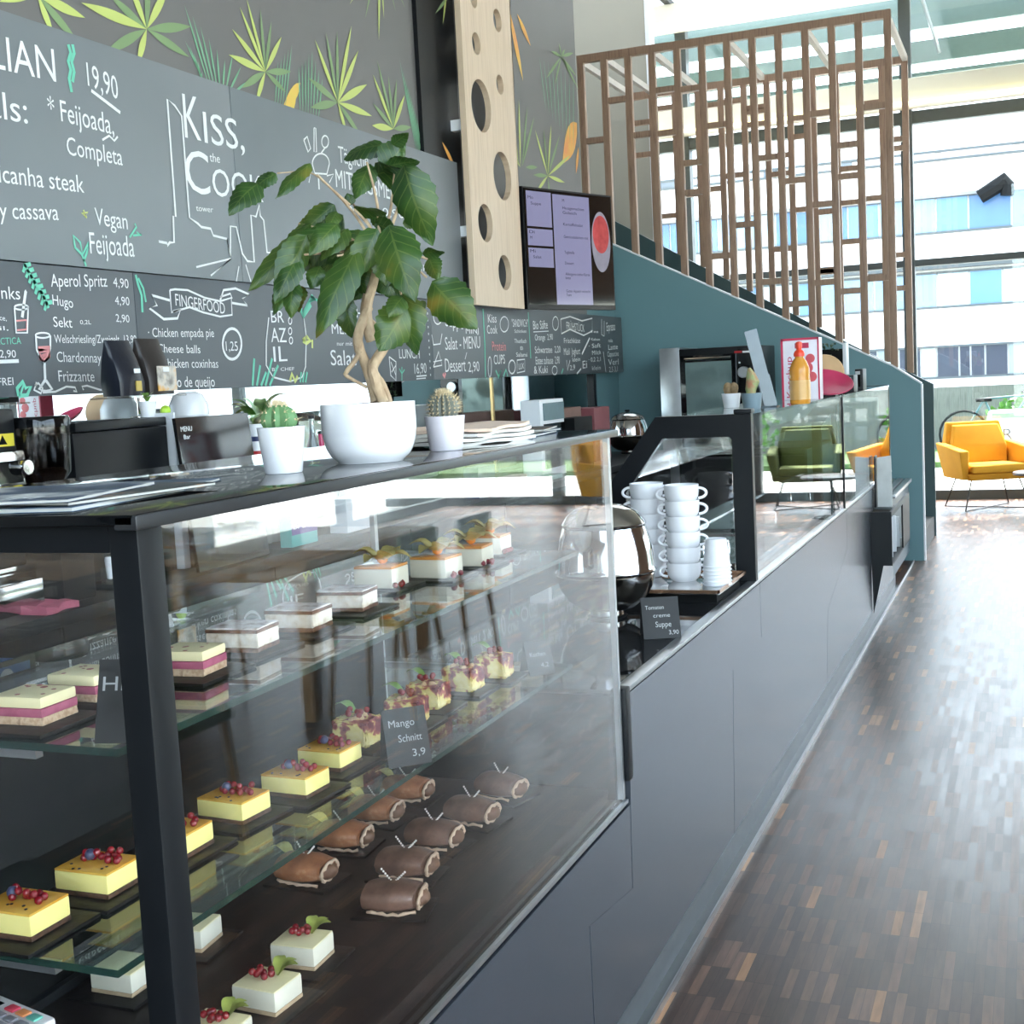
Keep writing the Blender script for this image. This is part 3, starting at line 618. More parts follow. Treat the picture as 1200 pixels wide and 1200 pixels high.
mb = MB(); mb.prism([(.768+.100*math.cos(k*PI/18), .45+.20*math.sin(k*PI/18)) for k in range(36)], 'y', .0, .001)
mb.xf(Matrix(((d.x, nrm.x, 0, L.x), (d.y, nrm.y, 0, L.y), (0, 0, 1, zt0), (0, 0, 0, 1))))
t.part('screen_picture', mb, mat('pale bowl picture', (130, 126, 140), .15, emit=.12, var=.2), scr)
mb = MB(); mb.prism([(.768+.086*math.cos(k*PI/18), .50+.125*math.sin(k*PI/18)) for k in range(36)], 'y', .0, .0015)
mb.xf(Matrix(((d.x, nrm.x, 0, L.x), (d.y, nrm.y, 0, L.y), (0, 0, 1, zt0), (0, 0, 0, 1))))
t.part('screen_picture', mb, mat('red soup picture', (150, 60, 62), .15, emit=.25, var=.5, vscale=20), scr)
mid = (L+Rr)/2
t.part('wall_arm', MB().tube([(mid.x-.02, mid.y, zt0+.4), (-3.1, mid.y+.1, zt0+.4)], .025), BLK)
t.part('wall_bracket', MB().box(-3.1, -3.07, mid.y-.1, mid.y+.3, zt0+.25, zt0+.55), BLK)
# mirrored splashback under the boards
t = Thing('mirror_splashback', 'long mirror strip on the wall below the chalkboards', 'mirror', (-3.1, .6, .95))
t.part('mirror_pane', MB().box(-3.098, -3.088, .6, 9.3, .95, 1.60), MIRROR)
t.part('edge_trim', MB().box(-3.098, -3.06, 9.3, 9.36, .95, 1.53), BLK)
sy = onX(577, 470, -3.088).y
t.part('seam_strip', MB().box(-3.09, -3.08, sy-.012, sy+.012, .95, 1.60), mat('brass strip', (196, 168, 120), .3, .9))
# ================================================================ front counter
YC0, YC1, YB1 = 1.07, 2.69, 8.69
t = Thing('service_counter', 'long anthracite service counter with angular front panels', 'counter', (-.85, 4, 0))
ZC, ZBAR = .553, .80
t.part('carcass', MB().box(-1.45, XP-.024, YC0, YC1, .1, ZC-.005).box(-1.45, XP-.024, YC1, YB1, .1, ZBAR-.008), BLKM)
def pz(x, y): p = onX(x, y, XP); return (p.y, p.z)
s1 = [(2.71, ZC-.015), (2.70, .345), pz(691, 1085), (pz(691, 1085)[0], .10)]
s2 = [(4.262, ZBAR-.012), (4.258, .605), pz(859, 785), (3.752, .10)]
s3 = [(6.46, ZBAR-.012), (6.46, .60), (pz(969, 672)[0], .42), (5.677, .10)]
s4 = [(8.67, ZBAR-.012), (8.67, .10)]
s0 = [(YC0-.0, ZC-.015), (YC0, .10)]
g = .0025
def sh(pl, k): return [(y+k*g, z) for y, z in pl]
def panel(A, B, extra=None):
    poly = sh(A, 1)+sh(B[::-1], -1)
    if extra: poly = extra
    t.part('front_panel', MB().prism(poly, 'x', XP-.022, XP), PANEL)
panel(s0, s1)
A = sh(s1, 1); panel(None, None, [(A[3][0], A[3][1]), A[2], A[1], (2.712, ZC-.015), (2.712, ZBAR-.012)]+sh(s2, -1)) if False else t.part('front_panel', MB().prism([A[3], A[2], A[1], (2.714, ZC-.015), (2.735, ZBAR-.012)]+sh(s2, -1), 'x', XP-.022, XP), PANEL)
panel(s2, s3); panel(s3, s4)
t.part('plinth', MB().box(-1.4, XP+.022, YC0, 8.9, 0, .012).box(-1.4, XP-.01, YC0, 8.9, .012, .082), PLINTH)
t.part('plinth_trim', MB().box(XP+.018, XP+.023, YC0, 10.0, 0, .02), ALU)
t.part('edge_trim', MB().box(XP-.006, XP+.002, YC0, 2.69, ZC-.004, ZC+.004), ALU, label='thin bright metal edge under the glass case')
t.part('edge_trim', MB().box(XP-.03, XP+.002, 2.735, YB1, ZBAR-.008, ZBAR+.004, .002), ALU, label='silver edge of the bar top')
t.part('end_bracket', MB().box(XP-.03, XP+.006, 2.692, 2.73, .595, ZBAR+.008, .006), BLK)
t.part('ledge', MB().box(-.90, XP-.004, YC0, 2.69, ZC-.012, ZC-.001), BLK)
t.part('bar_top', MB().box(-1.52, XP-.03, 2.70, YB1, ZBAR-.008, ZBAR+.002), mat('dark mirror bar top', (86, 88, 92), .03, .75, var=.02))
# ---------------------------------------------------------------- glass display case
ZT = 1.387; Z1, Z2, Z0 = 1.125, .87, .585
t = Thing('display_case', 'glass pastry case with black frame and two glass shelves', 'display case', (-1.15, 1.9, .553))
CB = -1.44
t.part('deck', MB().box(CB, -.885, YC0+.02, 2.66, .556, Z0, .003), mat('dark deck laminate', (34, 28, 27), .45, var=.2, vscale=20, spec=.2))
t.part('top_panel', MB().box(-1.38, XP+.012, YC0-.02, 2.685, ZT-.012, ZT, .002), BLKG)
t.part('top_edge_profile', MB().box(XP-.012, XP+.016, YC0-.02, 2.69, ZT-.016, ZT-.001, .002), mat('anodised edge', (70, 72, 75), .3, .7))
fp = MB().box(XP-.036, XP, YC0, YC0+.042, .556, ZT-.012, .002)
t.part('corner_post', fp, BLK)
t.part('corner_post', MB().box(CB, CB+.04, YC0, YC0+.04, .556, ZT-.012, .002), BLK)
t.part('corner_post', MB().box(CB, CB+.012, 2.655, 2.67, .556, ZT-.012), ALU)
t.part('end_rail', MB().box(CB+.04, XP-.036, YC0, YC0+.035, 1.345, ZT-.012, .002), BLK)
t.part('end_rail', MB().box(CB+.04, XP-.036, YC0, YC0+.035, .556, .60, .002), BLK)
t.part('rear_rail', MB().box(CB, CB+.03, YC0+.04, 2.655, .556, .60, .002), BLK)
t.part('rear_rail', MB().box(CB, CB+.03, YC0+.04, 2.655, ZT-.03, ZT-.012, .002), BLK)
t.part('front_glass', MB().box(XP-.012, XP-.004, YC0+.042, 2.672, .557, ZT-.013), GL)
t.part('end_glass', MB().box(CB+.03, XP-.03, YC0+.012, YC0+.02, .59, 1.35), GL)
t.part('end_glass', MB().box(CB, XP-.013, 2.664, 2.672, .557, ZT-.013), GL)
t.part('end_edge_strip', MB().box(XP-.016, XP-.003, 2.672, 2.684, .56, ZT-.014), ALU)
t.part('rear_door', MB().box(CB+.006, CB+.012, YC0+.04, 2.655, 1.10, ZT-.03), GL)
t.part('rear_panel', MB().box(CB+.004, CB+.016, YC0+.04, 2.655, .60, 1.10), BLKM)
def shelf(z, xf, y0=YC0+.035):
    mb = MB().box(-1.425, xf, y0, 2.655, z-.009, z)
    for f in mb.bm.faces: f.material_index = 0 if abs(f.normal.z) > .5 else 1
    mb.bm.normal_update()
    for f in mb.bm.faces: f.material_index = 0 if abs(f.normal.z) > .5 else 1
    return mb
t.part('shelf', shelf(Z1, onZ(400, 765, Z1).x), [GLS, GLE])
t.part('shelf', shelf(Z2, -.952), [GLS, GLE])
for z, x in ((Z1, -1.3), (Z2, -1.3)):
    for y in (YC0+.05, 2.65):
        t.part('shelf_bracket', MB().box(-1.42, x+.25, y-.006, y+.006, z-.022, z-.0095), ALU)
# ---------------------------------------------------------------- pastries
CREAM = mat('yellow mousse', (238, 222, 140), .55, var=.05, vscale=40, sss=.2)
GLAZE = ramp_mat('passion fruit glaze', [(.35, (214, 150, 46)), (.6, (226, 178, 80)), (.78, (190, 120, 30))], 14, .12, 0)
CRUMB = ramp_mat('dark crumb base', [(.3, (52, 34, 24)), (.6, (92, 62, 42))], 90, .8, .5)
BERRY = mat('redcurrant', (124, 12, 24), .15, var=.25, vscale=60, coat=.2)
BLUEB = mat('blueberry', (58, 62, 92), .4, var=.2, vscale=60)
SEED = mat('black seed', (20, 16, 14), .4)
PINK = ramp_mat('berry layer', [(.3, (150, 66, 92)), (.6, (176, 92, 116))], 50, .6, .3)
VANIL = mat('vanilla cream', (240, 226, 178), .5, var=.05, vscale=40)
NUT = ramp_mat('nut crumb base', [(.3, (176, 140, 108)), (.55, (206, 176, 146)), (.75, (140, 104, 78))], 120, .8, .6)
WCREAM = mat('white quark cream', (228, 220, 200), .5, var=.04, vscale=40)
CHOC = ramp_mat('chocolate sponge', [(.3, (84, 54, 40)), (.6, (122, 84, 64))], 110, .8, .5)
SUGAR = ramp_mat('powdered top', [(.3, (246, 240, 236)), (.55, (225, 212, 204)), (.75, (150, 116, 98))], 70, .9, .4)
COCO = ramp_mat('coconut filling', [(.3, (240, 232, 222)), (.6, (220, 204, 184)), (.8, (176, 146, 116))], 60, .8, .5)
CAKE = ramp_mat('berry crumble sponge', [(.36, (110, 34, 48)), (.45, (176, 100, 84)), (.5, (228, 206, 128)), (.7, (240, 222, 160))], 34, .7, .5, detail=3)
ROLL = ramp_mat('chocolate roll skin', [(.3, (88, 62, 50)), (.6, (124, 92, 78)), (.8, (76, 52, 42))], 30, .35, .2)
ROLLC = ramp_mat('caramel roll skin', [(.3, (134, 82, 54)), (.6, (172, 112, 76)), (.8, (214, 176, 140))], 30, .35, .2)
FILL = mat('mousse filling', (112, 78, 58), .6, var=.15, vscale=60)
RCREAM = mat('roll cream', (208, 176, 150), .5, var=.08, vscale=60)
HUSK = ramp_mat('physalis husk', [(.3, (196, 176, 96)), (.55, (222, 204, 130)), (.75, (172, 160, 90))], 40, .6, .2, stretch=(1, 1, 3))
PHYS = mat('physalis berry', (232, 140, 38), .2, var=.1, coat=.3)
MINT = mat('green mint leaf', (112, 148, 70), .45, var=.25, vscale=40)
SUGR = mat('sugar pearls', (236, 226, 220), .3)
def leafmesh(p, d, w, up=(0, 0, 1), bend=.25):
    p, d, up = Vector(p), Vector(d), Vector(up); q = d.cross(up).normalized()*w/2; L = d.length
    vs = []
    for i in range(7):
        k = i/6; c = p+d*k+up*L*bend*math.sin(PI*k*.9); s_ = math.sin(PI*min(1, k*.92+.06))
        vs += [c+q*s_+up*.15*w*s_, c, c-q*s_+up*.15*w*s_]
    mb = MB(); fs = []
    for i in range(6):
        a_ = 3*i; fs += [(a_, a_+1, a_+4, a_+3), (a_+1, a_+2, a_+5, a_+4)]
    return vs, fs
BALL = None
def slate(p, rz, size, label, sy=None):
    sy = sy or size
    mb = MB().box(-size/2, size/2, -sy/2, sy/2, 0, .005, .0012)
    o = single('slate_plate', mb, SLATE, label, 'plate', (0, 0, 0), 'black slates under the pastries'); o.location = p; o.rotation_euler = (0, 0, rz)
    return o
def local_thing(name, label, cat, p, rz, group):
    t = Thing(name, label, cat, (0, 0, 0), group); t.o.location = p; t.o.rotation_euler = (0, 0, rz); return t
def berries(t, spots, m, name, r, z):
    for x, y, dz in spots: t.part(name, MB().ball((x, y, z+dz), r, 10), m)
def cakeblock(w, l, z0, z1, m, bev=.003):
    return MB().box(-w/2, w/2, -l/2, l/2, z0, z1, bev)
rnd = random.Random(3)
ORD = ['nearest', 'second', 'third', 'fourth', 'fifth', 'sixth']
# yellow passion fruit cakes, middle shelf
YC = [((38, 1105), 0), ((128, 1055), 0), ((218, 1008), 0), ((289, 967), -.08), ((362, 937), -.05), ((402, 905), -.05)]
notes = ['with blueberry and redcurrants at the left edge', 'with currants just left of the corner post', 'half hidden by the corner post', 'with a long heap of redcurrants', 'with a short heap of redcurrants and two seeds', 'with redcurrants, beside the berry crumble row']
for i, ((x, y), rz) in enumerate(YC):
    f = onZ(x, y, Z2+.006); p = Vector((f.x-.043, f.y+.034, Z2+.0005))
    slate(p, rz, .125, 'black slate under the yellow glazed cake %s' % notes[i])
    p = p+Vector((0, 0, .0055))
    t = local_thing('passion_fruit_cake', 'yellow glazed cake slice %s, middle shelf' % notes[i], 'cake', p, rz, 'yellow glazed cake slices')
    t.part('crumb_base', cakeblock(.084, .068, 0, .006, 0, .001), CRUMB)
    t.part('mousse', cakeblock(.084, .068, .006, .031, 0, .003), CREAM)
    t.part('glaze', cakeblock(.083, .067, .0305, .0335, 0, .001), GLAZE)
    sp = [(-.020+.0042*k+rnd.uniform(-.002, .002), .006+rnd.uniform(-.011, .011), (.0065 if k % 3 == 1 else 0)) for k in range(13)]
    berries(t, sp[:3]+sp[4:], BERRY, 'redcurrant', .0052, .0382)
    berries(t, [(sp[3][0]-.004, .0, .004)], BLUEB, 'blueberry', .0075, .0385)
    sd = MB()
    for k in range(5): sd.ball((rnd.uniform(-.035, .035), rnd.uniform(-.03, -.012), .034), .0022, 8, .4)
    t.part('passion_fruit_seeds', sd, SEED)
# berry crumble cakes, middle shelf, far end
CC = [(432, 878), (490, 852), (515, 833), (556, 812), (592, 797)]
for i, (x, y) in enumerate(CC):
    f = onZ(x, y, Z2+.006); p = Vector((f.x-.038, f.y+.032, Z2+.0005)); rz = rnd.uniform(-.15, .15)
    wh = ['nearest of the row, beside the name card', 'second of the row, behind the name card', 'middle of the row', 'fourth of the row with a big leaf', 'last of the row by the far glass'][i]
    slate(p, 0, .118, 'black slate under the berry crumble cake %s' % wh, .11)
    p = p+Vector((0, 0, .0055))
    t = local_thing('berry_crumble_cake', 'yellow sponge cake with dark berries, %s' % wh, 'cake', p, rz, 'berry crumble cakes')
    mb = MB().box(-.036, .036, -.03, .03, 0, .047, .008); bmesh.ops.subdivide_edges(mb.bm, edges=mb.bm.edges[:], cuts=3, use_grid_fill=True); mb.jitter(.0022)
    for v in mb.bm.verts: v.co.z = max(0, v.co.z)
    t.part('sponge', mb, CAKE)
    for k in range(5):
        a = rnd.uniform(0, 6.28); t.part('crumble', MB().ball((.024*math.cos(a)*rnd.random(), .02*math.sin(a), .048), .007, 8, .7).jitter(.0015), mat('baked crumble', (206, 168, 128), .8, var=.3, vscale=80))
    berries(t, [(rnd.uniform(-.015, .02), rnd.uniform(-.012, .012), rnd.uniform(0, .007)) for k in range(7)], BERRY, 'redcurrant', .0058, .054)
    vs, fs = leafmesh((-.005, .008, .051), (-.05, .012, .006), .022); mb = MB(); mb.raw(vs, fs); t.part('mint_leaf', mb, MINT)
# white quark cakes on the deck
for i, ((x, y), rz, gar) in enumerate([((370, 1139), .05, 1), ((329, 1192), -.06, 1), ((236, 1118), .1, 0), ((158, 1170), .0, 0), ((268, 1248), .0, 1)]):
    f = onZ(x, y, Z0+.006); p = Vector((f.x-.043, f.y+.034, Z0+.0005))
    wh = ['beside the chocolate rolls', 'second from the front glass corner, with green garnish', 'half behind the corner post', 'seen through the end glass at the left', 'cut off by the bottom edge of the view'][i]
    slate(p, rz, .125, 'black slate under the white quark cake %s' % wh)
    p = p+Vector((0, 0, .0055))
    t = local_thing('quark_cake', 'white quark cake slice %s' % wh, 'cake', p, rz, 'white quark cake slices')
    t.part('sponge_base', cakeblock(.078, .07, 0, .006, 0, .001), mat('pale sponge', (186, 160, 128), .8, var=.2, vscale=80, bump=.3))
    t.part('cream', cakeblock(.078, .07, .006, .036, 0, .003), WCREAM)
    t.part('cream_top', cakeblock(.076, .068, .0355, .0375, 0, .001), VANIL)
    if gar:
        berries(t, [(-.005+rnd.uniform(-.02, .02), .004+rnd.uniform(-.012, .012), rnd.uniform(0, .006)) for k in range(9)], BERRY, 'redcurrant', .0058, .043)
        for dx, dy in ((.03, .012), (.018, .026), (-.012, .03)):
            vs, fs = leafmesh((.012, .012, .039), (dx, dy, .014), .02); mb = MB(); mb.raw(vs, fs); t.part('mint_leaf', mb, mat('lime leaf', (164, 172, 82), .5, var=.3, vscale=60))
# chocolate rolls on the deck
def roll(a, b, skin, name, label, grp, leaf=False):
    A = onZ(*a, Z0+.006); B = onZ(*b, Z0+.006); d = B-A; L = min(.115, max(.085, d.length)); rz = math.atan2(d.y, d.x); c = (A+B)/2; c.z = Z0+.0005
    slate(c, rz, .135, 'black slate under the %s' % label, .10)
    c = c+Vector((0, 0, .0055))
    t = local_thing(name, label, 'pastry', c, rz, grp)
    n = 20
    L = min(L, .092)
    mb = MB(); rings = []
    for i in range(9):
        x = -L/2+L*i/8; ring = []
        k = 1-.9*abs(i/8-.42)**2.2
        for j in range(n):
            an = 2*PI*j/n; yy = .041*math.cos(an)*k; zz = .023+.026*math.sin(an)*k
            if zz < .013: yy *= 1.14
            zz = max(zz, .0005)
            ring.append(mb.bm.verts.new((x+.006*math.cos(an), yy+rnd.uniform(-.0012, .0012), zz+rnd.uniform(0, .0013))))
        if rings:
            for j in range(n): mb.bm.faces.new((rings[-1][j], rings[-1][(j+1) % n], ring[(j+1) % n], ring[j]))
        rings.append(ring)
    mb.bm.faces.new(rings[0][::-1]); mb.bm.faces.new(rings[-1])
    bmesh.ops.recalc_face_normals(mb.bm, faces=mb.bm.faces[:])
    t.part('roll_skin', mb, skin)
    t.part('cream_rim', MB().tube([(L/2+.004+.004*math.sin(k*PI/12), .028*math.cos(k*PI/12), .021+.018*math.sin(k*PI/12)+.002*math.sin(k*1.9)) for k in range(25)], [.0028+.0014*(k % 3 == 0) for k in range(25)], 7), RCREAM)
    t.part('cream_edge', MB().tube([(-L/2+.006+(L-.004)*q/9, -.0405+rnd.uniform(-.003, .002)-.006*math.sin(PI*q/9), .006+rnd.uniform(-.001, .003)) for q in range(10)], [.0022+.0012*(q % 2) for q in range(10)], 7), RCREAM)
    core = MB().ball((0, 0, 0), .022, 14, .72).jitter(.0008).xf(Matrix.Translation((L/2-.003, 0, .0205))); t.part('mousse_core', core, FILL)
    for dx, dy in ((-.012, .004), (.012, -.004)):
        st = MB()
        for k in range(6): st.ball((dx*.4+dx*.30*k, dy*k*.3,   .049+.0035*k), .0021, 6)
        t.part('sugar_pearl_stick', st, SUGR)
    if leaf:
        vs, fs = leafmesh((-L/2+.01, .01, .03), (-.06, .02, .006), .028); mb = MB(); mb.raw(vs, fs); t.part('physalis_leaf', mb, HUSK)
F_ = [((424, 1062), (503, 1064)), ((441, 1020), (516, 1026)), ((476, 984), (546, 993)), ((520, 955), (590, 966)), ((557, 925), (622, 937))]
for i, (a_, b_) in enumerate(F_): roll(a_, b_, ROLL, 'chocolate_roll', '%s chocolate roll of the front row along the glass' % ['nearest', 'second', 'middle', 'fourth', 'farthest'][i], 'dark chocolate rolls')
B_ = [((328, 1025), (394, 1034)), ((374, 988), (435, 992)), ((416, 956), (470, 962)), ((452, 932), (506, 936))]
for i, (a_, b_) in enumerate(B_): roll(a_, b_, ROLLC, 'caramel_roll', '%s caramel-coloured roll with yellow leaf of the rear row' % ['nearest', 'second', 'third', 'farthest'][i], 'caramel rolls', True)
# upper shelf
for i, (x, y) in enumerate([(48, 852), (112, 824), (235, 794)]):
    f = onZ(x, y, Z1+.006); p = Vector((f.x-.037, f.y+.032, Z1+.0005))
    wh = ['at the far left of the upper shelf', 'behind the black H card', 'just right of the corner post'][i]
    slate(p, 0, .125, 'black slate under the pink layered cake %s' % wh)
    p = p+Vector((0, 0, .0055))
    t = local_thing('layer_cake', 'pink and cream layered cake slice %s' % wh, 'cake', p, rnd.uniform(-.1, .1), 'pink layered cake slices')
    t.part('nut_base', cakeblock(.074, .064, 0, .010, 0, .002).jitter(.0004), NUT)
    t.part('berry_layer', cakeblock(.074, .064, .010, .020, 0, .001), PINK)
    t.part('cream_layer', cakeblock(.074, .064, .020, .034, 0, .004), VANIL)
    mb = MB()
    for k in range(7): mb.ball((rnd.uniform(-.03, .03), rnd.uniform(-.026, .026), .0342), rnd.uniform(.002, .005), 8, .12)
    t.part('berry_swirl', mb, mat('berry swirl', (172, 92, 84), .4, var=.2))
for i, (x, y) in enumerate([(300, 766), (366, 742), (423, 718)]):
    f = onZ(x, y, Z1+.006); p = Vector((f.x-.043, f.y+.034, Z1+.0005))
    wh = ['nearest of three', 'middle of three', 'farthest of three'][i]
    slate(p, 0, .13, 'black slate under the sugar-dusted slice, %s' % wh)
    p = p+Vector((0, 0, .0055))
    t = local_thing('coconut_slice', 'sugar-dusted white and chocolate slice on the upper shelf, %s' % wh, 'cake', p, rnd.uniform(-.12, .12), 'sugar-dusted slices')
    t.part('base', cakeblock(.084, .068, 0, .007, 0, .002).jitter(.0004), CHOC)
    mb = cakeblock(.083, .067, .007, .028, 0, .002); bmesh.ops.subdivide_edges(mb.bm, edges=mb.bm.edges[:], cuts=3, use_grid_fill=True); mb.jitter(.0008); t.part('filling', mb, COCO)
    t.part('chocolate_layer', cakeblock(.085, .069, .028, .0335, 0, .0015), CHOC)
    mb = MB().box(-.041, .041, -.033, .033, .0332, .0355); bmesh.ops.subdivide_edges(mb.bm, edges=mb.bm.edges[:], cuts=4, use_grid_fill=True); mb.jitter(.0007); t.part('sugar_top', mb, SUGAR)
for i, (x, y) in enumerate([(462, 690), (527, 678), (566, 664), (588, 650)]):
    f = onZ(x, y, Z1+.006); p = Vector((f.x-.043, f.y+.034, Z1+.0005))
    wh = ['nearest of four', 'second of four', 'third of four', 'farthest of four'][i]
    slate(p, 0, .125, 'dark slate under the physalis cake, %s' % wh)
    p = p+Vector((0, 0, .0055))
    t = local_thing('physalis_cake', 'white cream cake topped with an open physalis, %s' % wh, 'cake', p, rnd.uniform(-.1, .1), 'physalis cakes')
    t.part('cream', cakeblock(.08, .07, 0, .036, 0, .003), WCREAM)
    t.part('fruit_jelly', cakeblock(.079, .069, .0355, .041, 0, .0015), mat('orange jelly', (216, 142, 66), .15, var=.2, vscale=30))
    t.part('physalis_berry', MB().ball((.004, 0, .052), .011, 14), PHYS)
    for k in range(6):
        a_ = k*PI/3+.3; vs, fs = leafmesh((.004, 0, .042), (.056*math.cos(a_), .05*math.sin(a_), .004+.012*(k % 2)), .040, bend=.28); mb = MB(); mb.raw(vs, fs); t.part('husk_leaf', mb, HUSK)
    berries(t, [(.042+rnd.uniform(-.004, .012), -.03+.012*k, 0) for k in range(4)], BERRY, 'redcurrant', .0058, .0058)
# ---------------------------------------------------------------- name cards
def tent(label, c, w, h, rz, lines, dep=.03, cat='card'):
    t = Thing('name_card', label, cat, (0, 0, 0), 'black chalk name cards'); t.o.location = c; t.o.rotation_euler = (0, 0, rz)
    mb = MB(); th = .0016
    for sgn in (-1, 1):
        mb.raw([(-w/2, sgn*dep, 0), (w/2, sgn*dep, 0), (w/2, 0, h), (-w/2, 0, h), (-w/2, sgn*(dep-th), 0), (w/2, sgn*(dep-th), 0), (w/2, 0, h-th*2), (-w/2, 0, h-th*2)], [(0, 1, 2, 3), (7, 6, 5, 4), (0, 4, 5, 1), (1, 5, 6, 2), (3, 7, 4, 0)])
    bmesh.ops.recalc_face_normals(mb.bm, faces=mb.bm.faces[:])
    t.part('card', mb, mat('black card', (26, 26, 27), .55), ang=5)
    lt = MB(); v = Vector((0, dep, h)).normalized(); o = Vector((0, -dep-.0008, 0))
    for s, x, y, ww, hh in lines: put_text(lt, s, o+Vector((x*w-w/2, 0, 0))+v*(y*h), (1, 0, 0), v, ww*w, hh*h)
    t.part('chalk_text', lt, mat('grey chalk', (176, 176, 176), .8))
# facing -Y locally; turned towards the guests
p = onZ(487, 903, Z2); tent('black name card reading Mango among the berry cakes', Vector((-.99, 1.90, Z2+.001)), .075, .092, .75, [('Mango', .12, .72, .6, .13), ('Schnitt', .3, .44, .55, .13), ('3,9', .58, .16, .3, .13)])
tent('faint black name card at the far end of the middle shelf', Vector((-1.0, 2.56, Z2+.001)), .06, .07, .75, [('Kuchen', .15, .6, .6, .14), ('4,2', .5, .25, .3, .14)])
p = onZ(138, 872, Z1); tent('black name card with a chalk letter H by the corner post', Vector((p.x-.005, p.y+.03, Z1+.001)), .06, .088, .25, [('Him', .10, .66, .8, .18), ('2,9', .6, .2, .3, .13)])
p = onZ(788, 742, ZBAR+.003); tent('black name card reading Suppe on the bar top', Vector((-.93, 3.30, ZBAR+.003)), .10, .105, .42, [('Tomaten', .1, .76, .5, .10), ('creme', .3, .55, .45, .10), ('Suppe', .34, .30, .42, .14), ('3,90', .68, .1, .26, .11)], .04)
# ================================================================ on top of the pastry case
P1 = Vector((-.996, 1.59, ZT+.0005)); P2_ = Vector((-.958, 1.784, ZT+.0005)); P3 = Vector((-.951, 2.05, ZT+.0005))
SOIL = ramp_mat('potting soil', [(.3, (60, 44, 36)), (.6, (104, 80, 64))], 70, .9, .6)
SPINE = mat('cactus spines', (226, 206, 168), .6)
CACT = ramp_mat('cactus skin', [(.3, (70, 110, 72)), (.6, (104, 142, 92))], 25, .6, .2)
def pot_profile(r0, r1, h, wall=.003): return [(0, 0), (r0, 0), (r0+.001, .002), (r1, h), (r1-wall, h), (r1-wall-.001, h-.012), (0, h-.012)]
def cactus(t, c, r, hz, ribs, dense, skin=None):
    mb = MB(); n = ribs*4; rings = []
    for i in range(13):
        ph = -PI/2+PI*i/12; row = []
        for j in range(n):
            a_ = 2*PI*j/n; k = 1+.12*math.cos(ribs*a_)
            row.append(mb.bm.verts.new((c[0]+r*k*math.cos(ph)*math.cos(a_), c[1]+r*k*math.cos(ph)*math.sin(a_), c[2]+hz*math.sin(ph))))
        if rings:
            for j in range(n): mb.bm.faces.new((rings[-1][j], rings[-1][(j+1) % n], row[(j+1) % n], row[j]))
        rings.append(row)
    t.part('cactus_body', mb, skin or CACT)
    sp = MB(); rr = random.Random(5)
    for j in range(ribs):
        a_ = 2*PI*j/ribs
        for i in range(2, 12, 1 if dense else 2):
            ph = -PI/2+PI*i/12; p = Vector((c[0]+r*1.12*math.cos(ph)*math.cos(a_), c[1]+r*1.12*math.cos(ph)*math.sin(a_), c[2]+hz*math.sin(ph)))
            for k in range(11 if dense else 8):
                d = Vector((math.cos(a_)*math.cos(ph)+rr.uniform(-.8, .8), math.sin(a_)*math.cos(ph)+rr.uniform(-.8, .8), math.sin(ph)+rr.uniform(-.8, .8))).normalized()*rr.uniform(.006, .011)
                q = d.cross(Vector((.3, .5, .8))).normalized()*.0005
                sp.raw([p-q, p+q, p+d], [(0, 1, 2)])
            sp.ball(p, .0014, 6)
    for k in range(160 if dense else 110):
        a_ = rr.uniform(0, 6.3); d = Vector((math.cos(a_)*.7, math.sin(a_)*.7, 1)).normalized()*rr.uniform(.006, .014)
        p = Vector((c[0]+rr.uniform(-.4, .4)*r, c[1]+rr.uniform(-.4, .4)*r, c[2]+hz*.95)); q = Vector((.0006, .0003, 0)); sp.raw([p-q, p+q, p+d], [(0, 1, 2)])
    t.part('cactus_spines', sp, SPINE)
t = Thing('potted_cactus', 'round green ribbed cactus in a white pot, left of the tree planter', 'cactus', P1, 'small potted cacti')
t.part('pot', MB().lathe(pot_profile(.026, .0345, .066), P1, 40), WHITE); t.part('soil', MB().lathe([(0, .056), (.031, .055)], P1), SOIL)
cactus(t, P1+Vector((-.002, 0, .076)), .0235, .022, 10, False)
t = Thing('potted_cactus', 'oval white-spined cactus in a small white pot, right of the tree planter', 'cactus', P3, 'small potted cacti')
t.part('pot', MB().lathe(pot_profile(.028, .0355, .060), P3, 40), mat('lilac white ceramic', (226, 220, 228), .35, var=.02)); t.part('soil', MB().lathe([(0, .050), (.032, .049)], P3), SOIL)
cactus(t, P3+Vector((0, 0, .073)), .024, .027, 16, True, ramp_mat('grey cactus skin', [(.3, (92, 96, 88)), (.6, (128, 130, 120))], 30, .7, .3))
# the tree with braided trunk
t = Thing('potted_tree', 'bushy plant with braided trunk in a round white bowl on the pastry case', 'potted plant', P2_)
t.part('bowl', MB().lathe([(0, 0), (.050, 0), (.052, .003), (.0615, .011), (.0685, .024), (.0722, .040), (.0728, .047), (.0738, .049), (.0738, .092), (.070, .092), (.069, .078), (0, .078)], P2_, 56), WHITE)
t.part('soil', MB().lathe([(0, .094), (.03, .090), (.069, .080)], P2_).jitter(.0015), SOIL)
hd = Vector((P2_.x, P2_.y, 0)); HN = hd.normalized(); HD = hd.length
def pp(x, y, dep=0.0):
    r_ = ray(x, y); return CP+r_*((HD+dep)/(r_.x*HN.x+r_.y*HN.y))
BARK = ramp_mat('pale bark', [(.3, (150, 124, 96)), (.55, (188, 164, 134)), (.8, (120, 96, 74))], 60, .85, .5, stretch=(1, 1, .5))
